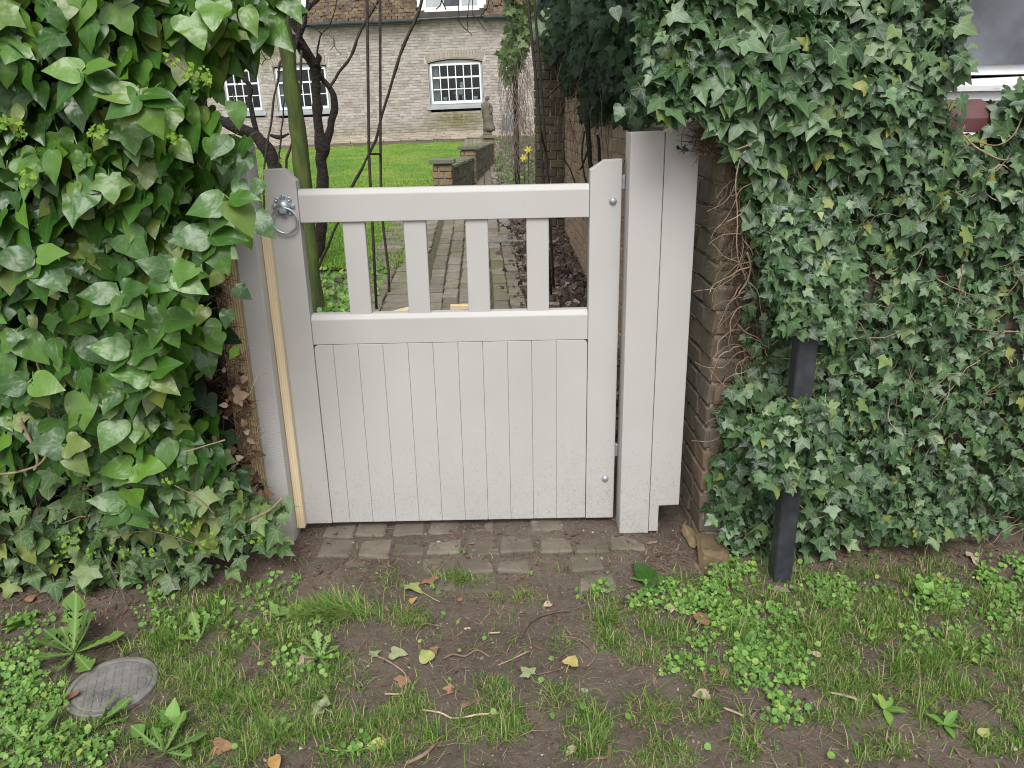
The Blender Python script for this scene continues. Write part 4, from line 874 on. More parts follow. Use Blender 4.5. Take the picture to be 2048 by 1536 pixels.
for i, (pl, r) in enumerate([([(612, 100), (600, 70), (578, 30), (556, -20), (530, -80)], [3, 2.6, 2.2, 2, 1.6]), ([(605, 98), (606, 60), (612, 20), (618, -20), (626, -90)], [3.6, 3.2, 3, 2.6, 2]), ([(596, 88), (590, 50), (585, 10), (582, -60)], [4, 3.6, 3, 2.4]), ([(612, 104), (590, 56), (566, 14), (560, -30)], [2, 2, 1.6, 1.4]),
      ([(590, 50), (604, 30), (625, 10), (660, -20), (690, -60)], [3.6, 3.4, 3.2, 3, 2]), ([(597, 90), (596, 45), (584, 15), (575, -40)], [4.5, 4, 4, 3]), ([(638, 112), (638, 90), (640, 70), (655, 55), (668, 30), (680, -20)], [2, 1.8, 1.5, 1.2, 1, .8]), ([(640, 68), (625, 56), (600, 47), (560, 42), (510, 30)], [1.2, 1.1, 1.1, 1, .8]),
      ([(560, 68), (540, 55), (525, 30), (520, -10)], [1.6, 1.2, 1, .8]), ([(500, 70), (510, 90), (535, 120), (548, 100)], [1, .9, .8, .6]), ([(455, 60), (500, 90), (520, 128), (532, 118)], [1.3, 1.1, .9, .7]), ([(460, 75), (460, 110), (480, 118), (505, 92), (540, 96)], [1, .9, .9, .7, .6]), ([(655, 60), (668, 70), (672, 95), (682, 110)], [.9, .8, .7, .6]), ([(636, 60), (660, 72), (668, 85), (660, 100)], [.7, .7, .6, .5]), ([(650, 35), (640, 22), (618, 12)], [.9, .8, .6]), ([(760, 20), (740, 0), (700, -30)], [1, 1, 1])]):
    limb(pl, 6.3-.05*i % .3, r, tr, 'twig', BARK if i < 12 else TWIG, i, n=5, wob=.03)
t2 = empty('leaning_tree', np.array([-1.9, 6.3, .28]), 'thick dark leaning bare stem behind the top of the left gate post', 'tree')
limb([(585, 470), (566, 390), (552, 335), (532, 296), (505, 268), (470, 255), (430, 235), (380, 215)], 5.9, [14, 14, 14, 13, 12, 10, 9, 8], t2, 'trunk', n=12); P0 = at(585, 470, 5.9); MB().tube([P0, np.array([P0[0]+.03, P0[1]+.1, float(gz(P0[0], 6.0))-.05])], [.055, .06], 12).obj('trunk_foot', BARK, t2, True)
limb([(514, 270), (505, 235), (498, 200), (502, 172), (480, 148), (450, 128), (420, 105), (380, 80)], 5.9, [4.5, 4.5, 4.5, 4, 5, 5, 5, 5], t2, n=8)
for i, (pl, r) in enumerate([([(545, 320), (556, 312), (563, 318)], [2, 1.5, 1]), ([(540, 270), (560, 275), (578, 268)], [3, 4, 2]), ([(500, 200), (490, 150), (440, 110)], [1.5, 1.2, 1]), ([(425, 112), (440, 170), (450, 200)], [1, .9, .7]), ([(420, 140), (440, 110), (470, 150)], [1, .9, .8])]): limb(pl, 5.9, r, t2, 'twig', BARK, i+40, n=5, wob=.01)
# rose canes with thorns
def cane(pl, Y, rp, label, dY=0., base=None):
    P, R = branch(pl, Y, [rp*.82]*len(pl), .012, 3, dY, 6, 5)
    if base is not None: P.append(np.array(base)-np.array([0, 0, .05])); R.append(R[-1])
    b = MB().tube(P, R, 7); e = empty('rose_cane', P[-1], label, 'rose'); b.obj('stem', ROSE, e, True); th = MB()
    for i in range(2, len(P)-1):
        if random.random() < .75:
            a = random.uniform(0, 6.3); d = np.array([math.cos(a), .3*math.sin(a), -.25]); q = P[i]; r = R[i]; s = r*.55
            th.tube([q+d*r*.8, q+d*(r*.8+.012)], [s, .0006], 4)
    o = th.obj('thorns', ROSE, e); o['kind'] = 'stuff'
cane([(850, -30), (842, 10), (800, 112), (765, 230), (738, 310), (702, 378), (662, 478), (634, 540)], 5.6, 3.6, 'long thorny rose cane slanting from the brick path foot up across the twin rods', 0)
cane([(775, -40), (757, 0), (725, 55), (700, 112), (682, 140), (657, 177)], 6.35, 3.6, 'thorny rose cane slanting up right from the forked tree')
cane([(562, 120), (557, 146), (545, 220), (537, 280), (528, 340), (530, 450)], 5.3, 2.6, 'thin upright rose cane left of the green post'); cane([(595, 80), (587, 112), (572, 180), (563, 260), (558, 340), (570, 460)], 5.2, 2.0, 'thin dark rose cane crossing the green post')
cane([(602, 100), (600, 180), (592, 250), (580, 300), (570, 340), (585, 460)], 5.4, 3.0, 'rose cane touching the right edge of the green post')
cane([(1155, 120), (1140, 145), (1110, 178), (1092, 196)], 5.2, 2.0, 'short dark cane poking out left from the shaded ivy'); cane([(1128, 300), (1128, 318), (1140, 340), (1152, 372), (1160, 420)], 5.0, 2.0, 'dark cane leaning on the garden wall right of the pier')
dtw = empty('hanging_twigs', at(930, -40, 9), 'thin dark twigs hanging from above in front of the white dormer', 'twigs')
for i, pl in enumerate([[(918, -40), (916, 20), (922, 48), (934, 62), (943, 70)], [(940, -40), (937, 20), (934, 40), (935, 60)], [(948, -40), (944, 22), (952, 36), (962, 50), (972, 62)], [(885, -40), (884, 0), (872, 18)], [(884, 0), (890, 12), (892, 20)], [(985, -20), (975, 10), (968, 25), (960, 35)], [(1010, -30), (1000, 8), (985, 14)]]): limb(pl, 9, [1]*len(pl), dtw, 'twig', BARK, i, n=4, wob=.02)
# ------------------------------------------------------------------ ivies
def lfield(n, polypx, Yf, jit, size, tilt=(.35, .3), fan=.9, inward=(0, .12), zr=None, xr=None, back=0., Yplane=2.1, dens_min=.0):
    """leaf positions over a leafy face: sampled on a plane seen as polypx, pushed to depth Yf(x,z)"""
    P = np.array([at(a, b, Yplane) for a, b in polypx]); x0, x1, z0, z1 = P[:, 0].min(), P[:, 0].max(), P[:, 2].min(), P[:, 2].max(); pts = []; poly = [(p[0], p[2]) for p in P]
    while sum(len(q) for q in pts) < n:
        X = rng.uniform(x0, x1, n*2); Zq = rng.uniform(z0, z1, n*2); k = inpoly(X, Zq, poly); pts.append(np.stack([X[k], Zq[k]], 1))
    pts = np.concatenate(pts)[:n]; X, Zq = pts[:, 0], pts[:, 1]; Yq = Yf(X, Zq)+rng.uniform(*inward, n)+rng.normal(0, jit, n)
    return np.stack([X, Yq, Zq], 1)
def leaf_frames(n, size, up=.45, upv=.3, side=.45, spread=.8, sz=.25, out=(0, -1, 0)):
    out = np.array(out, float); sd_ = np.cross(out, [0, 0, 1])
    nr = out[None]*1. + np.array([0, 0, 1.])*rng.normal(up, upv, n)[:, None] + sd_[None]*rng.normal(0, side, n)[:, None]; nr = unit(nr)
    a = rng.normal(0, spread, n); tip = np.array([0, 0, -1.])*np.cos(a)[:, None]+sd_[None]*np.sin(a)[:, None]+out[None]*.15; tip = unit(tip-nr*(tip*nr).sum(1)[:, None])
    return frames(tip, nr, size*np.exp(np.clip(rng.normal(0, sz, n), -.8, .42)))
def nz(X, Zq, s, a, o=0.): return np.array([a*mn.noise(Vector((x*s, z*s, o))) for x, z in zip(X, Zq)])
def blob(name, parent, x0, x1, y0, y1, z0, z1, mat=CORE, seed=0, amp=.05):
    bm = bmesh.new(); bmesh.ops.create_cube(bm, size=1); bmesh.ops.subdivide_edges(bm, edges=bm.edges, cuts=22, use_grid_fill=True)
    for v in bm.verts:
        p = Vector((x0+(v.co.x+.5)*(x1-x0), y0+(v.co.y+.5)*(y1-y0), z0+(v.co.z+.5)*(z1-z0))); q = p*5+Vector((seed, 0, 0)); v.co = p+Vector((mn.noise(q), mn.noise(q+Vector((9, 0, 0))), mn.noise(q+Vector((0, 9, 0)))))*amp
    me = bpy.data.meshes.new(name); bm.to_mesh(me); bm.free(); me.materials.append(mat); return put(name, me, parent)
def leaves(parent, tms, mat, which, mats, locs, cap, name='leaf', stuff='foliage'):
    px, py = projn(locs); v = (px > 0) & (px < 2048) & (py > 0) & (py < 1536); sz = np.linalg.norm(mats[:, :, 1], axis=1)/np.linalg.norm(locs-CAM, axis=1); face = np.abs((unit(mats[:, :, 2])*unit(locs-CAM)).sum(1))
    sc_ = np.where(v, sz*face, 0)-locs[:, 1]*.02; order = np.argsort(-sc_); a, b = order[:cap], order[cap:]
    if cap: place_parts(name, [tmesh(name, t_, mat, True) for t_ in tms], which[a], mats[a], locs[a], parent)
    scatter(stuff, tms, which[b], mats[b], locs[b], mat, parent, True)
# --- right, small-leaved ivy on the road wall
RI = [(1270, -260), (1285, 60), (1295, 170), (1330, 235), (1395, 225), (1440, 245), (1470, 280), (1492, 330), (1502, 400), (1518, 480), (1525, 560), (1495, 620), (1486, 680), (1520, 730), (1465, 790), (1445, 850), (1465, 905), (1432, 950), (1440, 1010), (1430, 1080), (1480, 1125), (1620, 1130), (1700, 1115), (1800, 1100), (1920, 1085), (2060, 1075), (2560, 1085), (2560, 150), (2070, 170), (2030, 205), (2012, 245), (1990, 268), (1945, 262), (1925, 190), (1945, 120), (1925, 50), (1950, -60), (1900, -260)]
iv = empty('wall_ivy', (1.3, 2.2, 0), 'dense grey-green small-leaved ivy covering the boundary wall on the right', 'ivy')
def Yr(X, Zq): return 2.175+nz(X, Zq, 3.2, .055)+nz(X, Zq, 9, .022, 5)-.03*np.clip((Zq-.9)/.6, 0, 1)
L1 = lfield(15500, RI, Yr, .012, 0, inward=(0, .10), Yplane=2.15); s1 = np.full(len(L1), .0298)*(1+.25*np.clip((L1[:, 2]-1.0)/.4, 0, 1))*(1+nz(L1[:, 0], L1[:, 2], 2.2, .35, 3)*1.2)
# keep clear of the steel post where it shows
def clearpost(L):
    k = (np.abs(L[:, 0]-.835) < .055) & ((L[:, 2] < .32) | ((L[:, 2] > .60) & (L[:, 2] < .86))) & (L[:, 1] < 2.17); return ~k
pn = L1[:, 1] < 2.18; k1 = clearpost(L1); s1 = s1*np.where((L1[:, 0] < .95) & (L1[:, 2] > 1.2), 1.18, 1.); M1 = leaf_frames(len(L1), s1, .5, .42, .55, .8, .38)
PV = [(1535, 400), (1700, 400), (1700, 660), (1560, 670), (1535, 560)]; PV2 = [(1500, 815), (1660, 800), (1680, 930), (1640, 985), (1500, 975)]
Lc = np.concatenate([lfield(360, PV, lambda X, Z_: 2.045+0*X, .008, 0, inward=(-.015, .02), Yplane=2.04), lfield(240, PV2, lambda X, Z_: 2.045+0*X, .008, 0, inward=(-.015, .02), Yplane=2.04)]); Mc = leaf_frames(len(Lc), np.full(len(Lc), .032), .5, .35, .5, .8)
# thin out in patches so that stems and dark gaps show
hole = nz(L1[:, 0], L1[:, 2], 7, 1., 20) > .46; k1 &= ~(hole & (rng.random(len(L1)) < .6)); wh = rng.integers(0, 5, len(L1))
leaves(iv, IVY_T, LEAF_SMALL, np.concatenate([wh[k1], rng.integers(0, 5, len(Lc))]), np.concatenate([M1[k1], Mc]), np.concatenate([L1[k1], Lc]), 295)
blob('shade_core', iv, .58, 1.17, 2.30, 2.62, 1.48, 2.5, seed=3)
def stems(name, parent, n, src, mat, r=(.001, .0035), steps=9, step=.03, drift=(0, 0, 0), kind='stuff', wander=.6, n_=4):
    b = MB()
    for i in range(n):
        p = np.array(src(i), float); d = unit(rng.normal(0, 1, 3)*np.array([1, .25, 1])+np.array(drift)); P = [p]
        for k in range(steps): d = unit(d+rng.normal(0, wander, 3)*np.array([.5, .15, .5])+np.array(drift)*.3); p = p+d*step; P.append(p)
        r0 = rng.uniform(*r); b.tube(P, [r0*(1-.6*k/steps) for k in range(steps+1)], n_, False)
    o = b.obj(name, mat, parent, True); o['kind'] = kind; return o
def rpoly(px0, px1, py0, py1, Y0_, Y1_): 
    return lambda i: at(rng.uniform(px0, px1), rng.uniform(py0, py1), rng.uniform(Y0_, Y1_))
stems('ivy_stems', iv, 300, rpoly(1480, 2100, 250, 1060, 2.19, 2.24), PALESTEM, (.0008, .0028), 8, .022)
stems('bare_vines', iv, 80, rpoly(1475, 1520, 280, 860, 2.2, 2.25), PALESTEM, (.0008, .003), 9, .016, (.05, 0, -.6), wander=.55)
stems('root_mat', iv, 900, rpoly(1445, 1540, 270, 1000, 2.235, 2.26), ROOT, (.0006, .0016), 6, .012)
stems('root_mat', iv, 260, rpoly(1400, 1440, 240, 300, 2.24, 2.34), ROOT, (.0006, .0016), 6, .012)
for pl, r in (([(1500, 285), (1478, 320), (1468, 380), (1476, 450), (1472, 520), (1490, 560)], 2.6), ([(1500, 700), (1480, 760), (1500, 860), (1540, 810), (1580, 780), (1625, 752)][2:], 4.5), ([(1470, 300), (1500, 290), (1530, 300)], 3.5), ([(1490, 505), (1495, 540), (1490, 570), (1478, 588)], 4), ([(1455, 445), (1480, 430), (1500, 400)], 3), ([(1935, 270), (1960, 300), (2000, 320), (2060, 300)], 3), ([(2048, 350), (1990, 330), (1975, 380), (2020, 410)], 2.5), ([(1925, 362), (1915, 385), (1945, 395), (1985, 365)], 2.5), ([(2060, 215), (2020, 265), (1985, 290), (1960, 285)], 3), ([(2010, 310), (1980, 345), (1940, 300), (1930, 250)], 2.2), ([(1600, 1010), (1625, 1035), (1660, 1030), (1650, 1005)], 2.5)):
    P, R = branch(pl, 2.155, [r]*len(pl), .02, 2); MB().tube(P, [q*.58*(1-.4*i/len(R)) for i, q in enumerate(R)], 7).obj('thick_stem', PALESTEM, iv, True)
# --- shaded ivy over the garden wall
dv = empty('shaded_ivy', (.7, 5, 2), 'dark shaded ivy mass hanging over the garden wall behind the gate post', 'ivy')
DV = [(1010, -200), (1040, 30), (1075, 60), (1085, 110), (1120, 120), (1128, 185), (1160, 190), (1165, 250), (1150, 285), (1185, 275), (1190, 310), (1215, 270), (1245, 330), (1262, 262), (1300, 262), (1340, 250), (1400, 240), (1420, 0), (1400, -200)]
n = 7500; X = rng.uniform(.05, 1.25, n*5); Yq = rng.uniform(3.0, 7.6, n*5); Zq = rng.uniform(1.35, 3.0, n*5); L = np.stack([X, Yq, Zq], 1); px, py = projn(L)
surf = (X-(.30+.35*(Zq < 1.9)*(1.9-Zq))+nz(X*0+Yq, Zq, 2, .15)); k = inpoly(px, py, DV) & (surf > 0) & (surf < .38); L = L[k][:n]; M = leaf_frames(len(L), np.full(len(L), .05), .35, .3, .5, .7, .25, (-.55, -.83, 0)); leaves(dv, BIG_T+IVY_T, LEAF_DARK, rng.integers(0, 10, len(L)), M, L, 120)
b = MB(); 
blob('shade_core', dv, .62, 1.5, 2.9, 7.4, 1.75, 2.9, seed=12, amp=.12)
n = 2200; L = np.stack([rng.uniform(.5, 2.0, n), rng.uniform(2.7, 7.2, n), 2.75+rng.normal(0, .12, n)], 1); px, py = projn(L); L = L[(py < -15) | ((px > 1060) & (px < 1400))]; M = leaf_frames(len(L), np.full(len(L), .075), 1.5, .5, .6, 2.0); scatter('foliage', BIG_T, rng.integers(0, 5, len(L)), M, L, LEAF_DARK, dv, True)  # unseen canopy leaves overhead, added to shade the ivy below
stems('ivy_stems', dv, 130, lambda i: (rng.uniform(.40, .60), rng.uniform(3.6, 7), rng.uniform(1.3, 2.1)), TWIG, (.001, .003), 8, .045, (0, 0, -1.6), wander=.35)
for pl, r in (([(1172, 230), (1178, 290), (1184, 350), (1186, 400)], 5), ([(1168, 262), (1165, 320), (1176, 372)], 2), ([(1180, 290), (1168, 325), (1160, 340)], 2.2), ([(1195, 270), (1200, 330), (1196, 400)], 3)):
    P, R = branch(pl, 4.0, [r]*len(pl), .01); MB().tube(P, R, 6).obj('stem', BARK, dv, True)
# a few big leaves at its near edge, coloured paler as if lit
pp = [(1282, 175, .075, .5), (1262, 200, .06, -.2), (1245, 215, .055, 0), (1300, 60, .06, .3), (1100, 60, .06, .2), (1083, 45, .07, -.4), (1230, 15, .05, .1), (1092, 20, .05, .5)]
L = np.array([at(a, b, 2.9 if a > 1200 else 6.0) for a, b, _, _ in pp]); S = np.array([q[2]*(1 if q[0] > 1200 else 2.) for q in pp]); M = leaf_frames(len(L), S, .6, .1, .2, .3, .05); place_parts('leaf', [tmesh('leaf', t_, LEAF_SMALL, True) for t_ in BIG_T], rng.integers(0, 5, len(L)), M, L, dv)
# --- bare creeper and fresh yellow-green ivy on the post beyond
cr = empty('bare_creeper', (.09, 8.9, .4), 'curtain of dry bare creeper stems hanging beside the dark brick pier', 'climber')
MB().tube([(.11, 9.15, .3), (.10, 9.15, 2.6)], .03, 8).obj('support_post', BARK, cr)
b = MB()
for i in range(150):
    x = rng.normal(.09, .10); x = min(max(x, -.10), .30); y = rng.uniform(8.6, 9.1); z = rng.uniform(1.3, 2.15)-.7*abs(x); P = [np.array([.09+(x-.09)*.8, y, z+.15])]; d = np.array([rng.normal(0, .4), 0, -.7]); L_ = rng.uniform(.3, 1.5)*rng.uniform(.6, 1)
    for k in range(9):
        d = d*.8+np.array([rng.normal(0, .28), rng.normal(0, .1), -.3]); q = P[-1]+unit(d)*L_/9; q[0] = q[0] if q[0] > -.09 else q[0]+rng.uniform(.02, .10); q[2] = max(q[2], float(gz(q[0], q[1]))+.02); P.append(q)
    r0 = rng.uniform(.0016, .0038); b.tube(P, [r0*(1-.5*k/9) for k in range(10)], 4, False)
o = b.obj('stems', simple('dry_creeper_stem', (.16, .12, .10), (.33, .26, .22), 20, .85, 0, rv=.35), cr, True); o['kind'] = 'stuff'
LEAF_FRESH = leaf_mat('fresh_small_ivy_leaf', [(0, (.03, .07, .02)), (.6, (.07, .13, .03)), (1, (.20, .27, .09))], (.25, .32, .14), .3, .5, .2, .4)
CP = [(1000, -200), (1010, 40), (1015, 60), (995, 110), (1008, 150), (1015, 170), (1050, 120), (1068, 60), (1060, -200)]
L = lfield(620, CP, lambda X, Z_: 8.9+0*X, .15, 0, inward=(-.2, .2), Yplane=8.9); keep = rng.random(len(L)) < .9; L = L[keep]; M = leaf_frames(len(L), np.full(len(L), .065), .6, .4, .6, 1.); leaves(cr, IVY_T, LEAF_FRESH, rng.integers(0, 5, len(L)), M, L, 40)
P_ = gr(1025, 366); L = np.stack([rng.normal(.10, .13, 500), rng.uniform(8.3, 9.3, 500), np.zeros(500)], 1); L = L[(L[:, 0] > -.15) & (L[:, 0] < .3)]; L[:, 2] = gz(L[:, 0], L[:, 1])+rng.uniform(.02, .2, len(L)); M = leaf_frames(len(L), np.full(len(L), .05), .8, .4, .7, 1.5)
scatter('low_foliage', IVY_T, rng.integers(0, 5, len(L)), M, L, LEAF_FRESH, cr)
# daffodils
YEL = simple('yellow_petal', (.62, .55, .06), (.75, .68, .12), 20, .6, 0)
for i, (a, b2) in enumerate(((1048, 316), (1057, 300))):
    p = at(a, b2, 8.5); e = empty('daffodil', (p[0], p[1], float(gz(p[0], p[1]))), ['lower left of two yellow daffodils among the dry creeper stems', 'upper right of two yellow daffodils among the dry creeper stems'][i], 'flower', 'yellow daffodils in the bed')
    MB().tube([(p[0], p[1]+.01, float(gz(p[0], p[1]))-.02), (p[0], p[1]+.01, p[2])], .004, 5).obj('stem', ROSE, e); MB().lathe([(.012, 0), (.013, -.02), (.02, -.03)], p, 10, 'y').obj('trumpet', YEL, e)
    for k in range(6):
        q = k*math.pi/3; u = np.array([math.cos(q), 0, math.sin(q)]); w_ = np.array([-math.sin(q), 0, math.cos(q)]); MB().add([p+u*.008, p+u*.028+w_*.013+np.array([0, -.003, 0]), p+u*.045, p+u*.028-w_*.013+np.array([0, .003, 0])], [(0, 1, 2), (0, 2, 3)]).obj('petal', YEL, e)
# --- left, large glossy ivy
lh = empty('hedge_ivy', (-1.3, 2.1, 0), 'big glossy-leaved ivy hedge filling the left side beside the gate post', 'ivy')
LH = [(-420, -260), (520, -260), (490, 30), (400, 100), (375, 190), (410, 250), (420, 330), (385, 430), (385, 500), (370, 560), (370, 620), (390, 680), (395, 740), (360, 790), (380, 850), (410, 960), (470, 1040), (460, 1090), (400, 1120), (280, 1130), (120, 1130), (-420, 1140)]
LHY = 2.02
def Yl(X, Zq):
    e = np.clip((-.62-X)/.35, 0, 1); return 2.20-.13*e-.16*np.clip((Zq-.2)/1.2, 0, 1)*e+nz(X, Zq, 3.5, .07, 2)+nz(X, Zq, 9, .03, 7)
for lo, hi, mt, tms, nn_, sz in ((.42, 9, LEAF_BIG, BIG_T+[IVY_T[2]], 3500, .062), (-9, .50, LEAF_LOW, BIG_T[:3]+IVY_T, 1500, .052)):
    L = lfield(nn_*2, LH, Yl, .012, 0, inward=(0, .13), Yplane=LHY); L = L[(L[:, 2] > lo) & (L[:, 2] < hi)][:nn_]; S = sz*(1+nz(L[:, 0], L[:, 2], 2.5, .3, 8)); gap = nz(L[:, 0], L[:, 2], 6, 1., 33) > .32; kk = ~(gap & (rng.random(len(L)) < .72)); L = L[kk]; S = S[kk]
    M = leaf_frames(len(L), S, .5, .38, .5, .5, .34); leaves(lh, tms, mt, rng.integers(0, len(tms), len(L)), M, L, 190 if lo > 0 else 100)
# deep layer: gaps show leaves with shade painted into their dark colour
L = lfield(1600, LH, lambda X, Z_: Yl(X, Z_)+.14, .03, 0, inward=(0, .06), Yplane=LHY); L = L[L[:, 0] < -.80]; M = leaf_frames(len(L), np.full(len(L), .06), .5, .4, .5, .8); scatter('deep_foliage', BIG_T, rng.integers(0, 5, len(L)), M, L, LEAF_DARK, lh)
# whorls of fresh leaves standing proud on their shoots
wl_ = [(300, 745, 6), (265, 700, 5), (255, 1005, 8), (270, 930, 5), (345, 545, 6), (240, 585, 5), (170, 140, 5), (280, 190, 6), (420, 470, 4), (455, 400, 4), (130, 890, 4), (75, 520, 5), (330, 640, 4), (60, 760, 4)]
Ls = []; Ms = []
for a, b2, k in wl_:
    c = at(a, b2, 1.86 if b2 < 600 else 1.93 if b2 < 900 else 2.0)
    for i in range(k):
        ang = R_(-150+300*(i+.5)/k)+rng.normal(0, .15); tip = np.array([math.sin(ang)*.9, -.25, -math.cos(ang)*.75-.25]); nr = np.array([.25*math.sin(ang), -.75, .55])+rng.normal(0, .12, 3); t_ = unit(tip); nr = unit(nr-t_*(nr@t_)); Ls.append(c+t_*.008+rng.normal(0, .003, 3)); Ms.append(frames(t_[None], nr[None], np.array([rng.uniform(.068, .09)]))[0])
place_parts('leaf', [tmesh('leaf', t_, LEAF_BIG, True) for t_ in BIG_T], rng.integers(0, 5, len(Ls)) % 5, np.array(Ms), np.array(Ls), lh)
# leaves that reach over the white post
ov = [(440, 470, .06), (430, 420, .055), (485, 480, .055), (445, 520, .05), (440, 570, .05), (495, 300, .05), (410, 640, .05), (440, 690, .045), (505, 455, .075), (500, 330, .06), (460, 300, .065), (420, 300, .06), (475, 385, .06), (450, 340, .05), (470, 600, .05), (455, 645, .05), (475, 720, .04), (520, 385, .045), (470, 230, .06), (490, 40, .06), (430, 30, .08), (380, 60, .08)]
Ls = np.array([at(a, b2-25, 2.05) for a, b2, _ in ov]); M = leaf_frames(len(ov), np.array([q[2] for q in ov]), .5, .2, .3, .4, .05); place_parts('leaf', [tmesh('leaf', t_, LEAF_BIG, True) for t_ in BIG_T], rng.integers(0, 5, len(ov)), M, Ls, lh)
blob('shade_core', lh, -3.2, -1.0, 2.30, 2.7, -.1, 1.9, seed=21, amp=.06); blob('shade_core', lh, -1.08, -.93, 2.33, 2.6, -.1, 1.35, seed=25, amp=.03)
stems('ivy_stems', lh, 200, rpoly(0, 330, 60, 1100, 2.08, 2.2), TWIG, (.001, .003), 8, .025)
stems('dry_roots', lh, 800, lambda i: at(*[(lambda t: (rng.normal(434+.165*(t-550), 12 if t > 700 else 7), t))(rng.uniform(500, 1080))][0], rng.uniform(2.24, 2.31)), ROOT, (.0006, .0016), 5, .008)
for pl, r in (([(70, 710), (90, 790), (110, 860), (140, 890), (145, 930)], 3.2), ([(40, 838), (60, 880), (72, 920), (68, 940)], 3.5), ([(-30, 950), (30, 945), (75, 930), (95, 905)], 3), ([(500, 790), (515, 755), (535, 745)], 1.6), ([(500, 1040), (540, 1020), (565, 995)], 3.2), ([(365, 905), (400, 895), (450, 880)], 2)):
    P, R = branch(pl, 2.0, [r]*len(pl), .004); MB().tube(P, R, 7).obj('shoot', PALESTEM, lh, True)
DL = [(480, 800), (440, 820), (490, 850), (410, 900), (395, 925), (505, 935), (470, 790), (455, 810), (30, 870), (110, 935), (180, 570), (75, 1040), (350, 1060), (510, 975), (430, 870)]
Ls = np.array([at(a, b2, 2.1 if a < 300 else 2.2) for a, b2 in DL]); M = leaf_frames(len(DL), rng.uniform(.022, .038, len(DL)), .4, .4, .6, 2.); place_parts('dead_leaf', [tmesh('dead_leaf', t_, DEADLEAF, True) for t_ in BIG_T], rng.integers(0, 5, len(DL)), M, Ls, lh)
L = np.array([at(rng.normal(480, 24), rng.uniform(740, 1060), rng.uniform(2.22, 2.30)) for _ in range(130)]); L = L[L[:, 0] < -.84+.045*np.clip(1.0-L[:, 2], 0, 1)]; M = leaf_frames(len(L), np.full(len(L), .022), .4, .5, .7, 2.); scatter('dead_leaves', BIG_T, rng.integers(0, 5, len(L)), M, L, DEADLEAF, lh)
# skirt of small lobed ivy at the hedge foot, creeping on to the ground
SK = [(-300, 1010), (200, 1010), (470, 1000), (560, 1030), (600, 1075), (560, 1105), (500, 1120), (440, 1130), (380, 1150), (250, 1150), (100, 1165), (-300, 1170)]
L = lfield(520, SK, lambda X, Z_: 2.12-.04*(Z_ < .1)+nz(X, Z_, 5, .04, 3), .012, 0, inward=(0, .08), Yplane=2.12); L[:, 2] = np.maximum(L[:, 2], .015); M = leaf_frames(len(L), np.full(len(L), .045), .8, .3, .5, .8); leaves(lh, IVY_T, LEAF_LOW, rng.integers(0, 5, len(L)), M, L, 60)
# fresh hawthorn buds
hb_ = empty('hawthorn_sprig', at(400, 160, 1.95), 'bright yellow-green budding hawthorn sprigs poking out of the glossy ivy', 'shrub')
sp = [(400, 158, 14, 26), (385, 140, 10, 14), (345, 120, 10, 10), (195, 272, 14, 20), (205, 262, 10, 10), (10, 248, 8, 12), (40, 268, 9, 14), (52, 345, 8, 12), (50, 370, 7, 8), (350, 275, 10, 14), (375, 150, 6, 8)]
sp += [(int(q), int(w_), 7, 7) for q, w_ in zip(rng.normal(300, 95, 15), rng.normal(1078, 20, 15))]+[(140, 1085, 14, 14), (120, 1110, 12, 12), (180, 1105, 8, 9), (380, 1050, 8, 8), (330, 960, 7, 6)]
Ls = []
for a, b2, r, k in sp:
    for i in range(k): Ls.append(at(rng.normal(a, r), rng.normal(b2, r*.8), (1.86 if b2 < 500 else 2.0)+rng.uniform(-.02, .02)))
Ls = np.array(Ls); M = leaf_frames(len(Ls), np.full(len(Ls), .0105), .7, .6, .8, 2.5, .3); o = scatter('leaves', [WEED_T[2], IVY_T[2]], rng.integers(0, 2, len(Ls)), M, Ls, BUD, hb_)
for pl in ([(330, 110), (360, 135), (400, 160)], [(215, 1080), (300, 1062), (420, 1100)], [(210, 1110), (235, 1165), (262, 1225)], [(330, 1120), (345, 1160), (352, 1175)], [(350, 970), (400, 1000), (430, 1030)]):
    P, R = branch(pl, 2.0 if pl[0][1] > 500 else 1.88, [1.6]*len(pl), .004); MB().tube(P, R, 5).obj('twig', TWIG, hb_, True)
# small ivy trail in front of the right post and one on the left post
e = empty('dangling_ivy_tip', at(1375, 250, 2.3), 'single withered ivy tip dangling in front of the right gate post', 'ivy')
P, R = branch([(1386, 243), (1370, 258), (1363, 278), (1365, 297)], 2.28, [.8]*4, .002); MB().tube(P, R, 4).obj('stem', TWIG, e); Lq = np.array([at(1354, 295, 2.28), at(1366, 298, 2.28)]); M = frames(np.array([[.9, 0, -.3], [.9, 0, -.2]]), np.array([[.2, -.5, .8], [.1, -.9, .3]]), np.array([.018, .02])); place_parts('leaf', [tmesh('leaf', IVY_T[0], LEAF_DARK, True)], [0, 0], M, Lq, e)
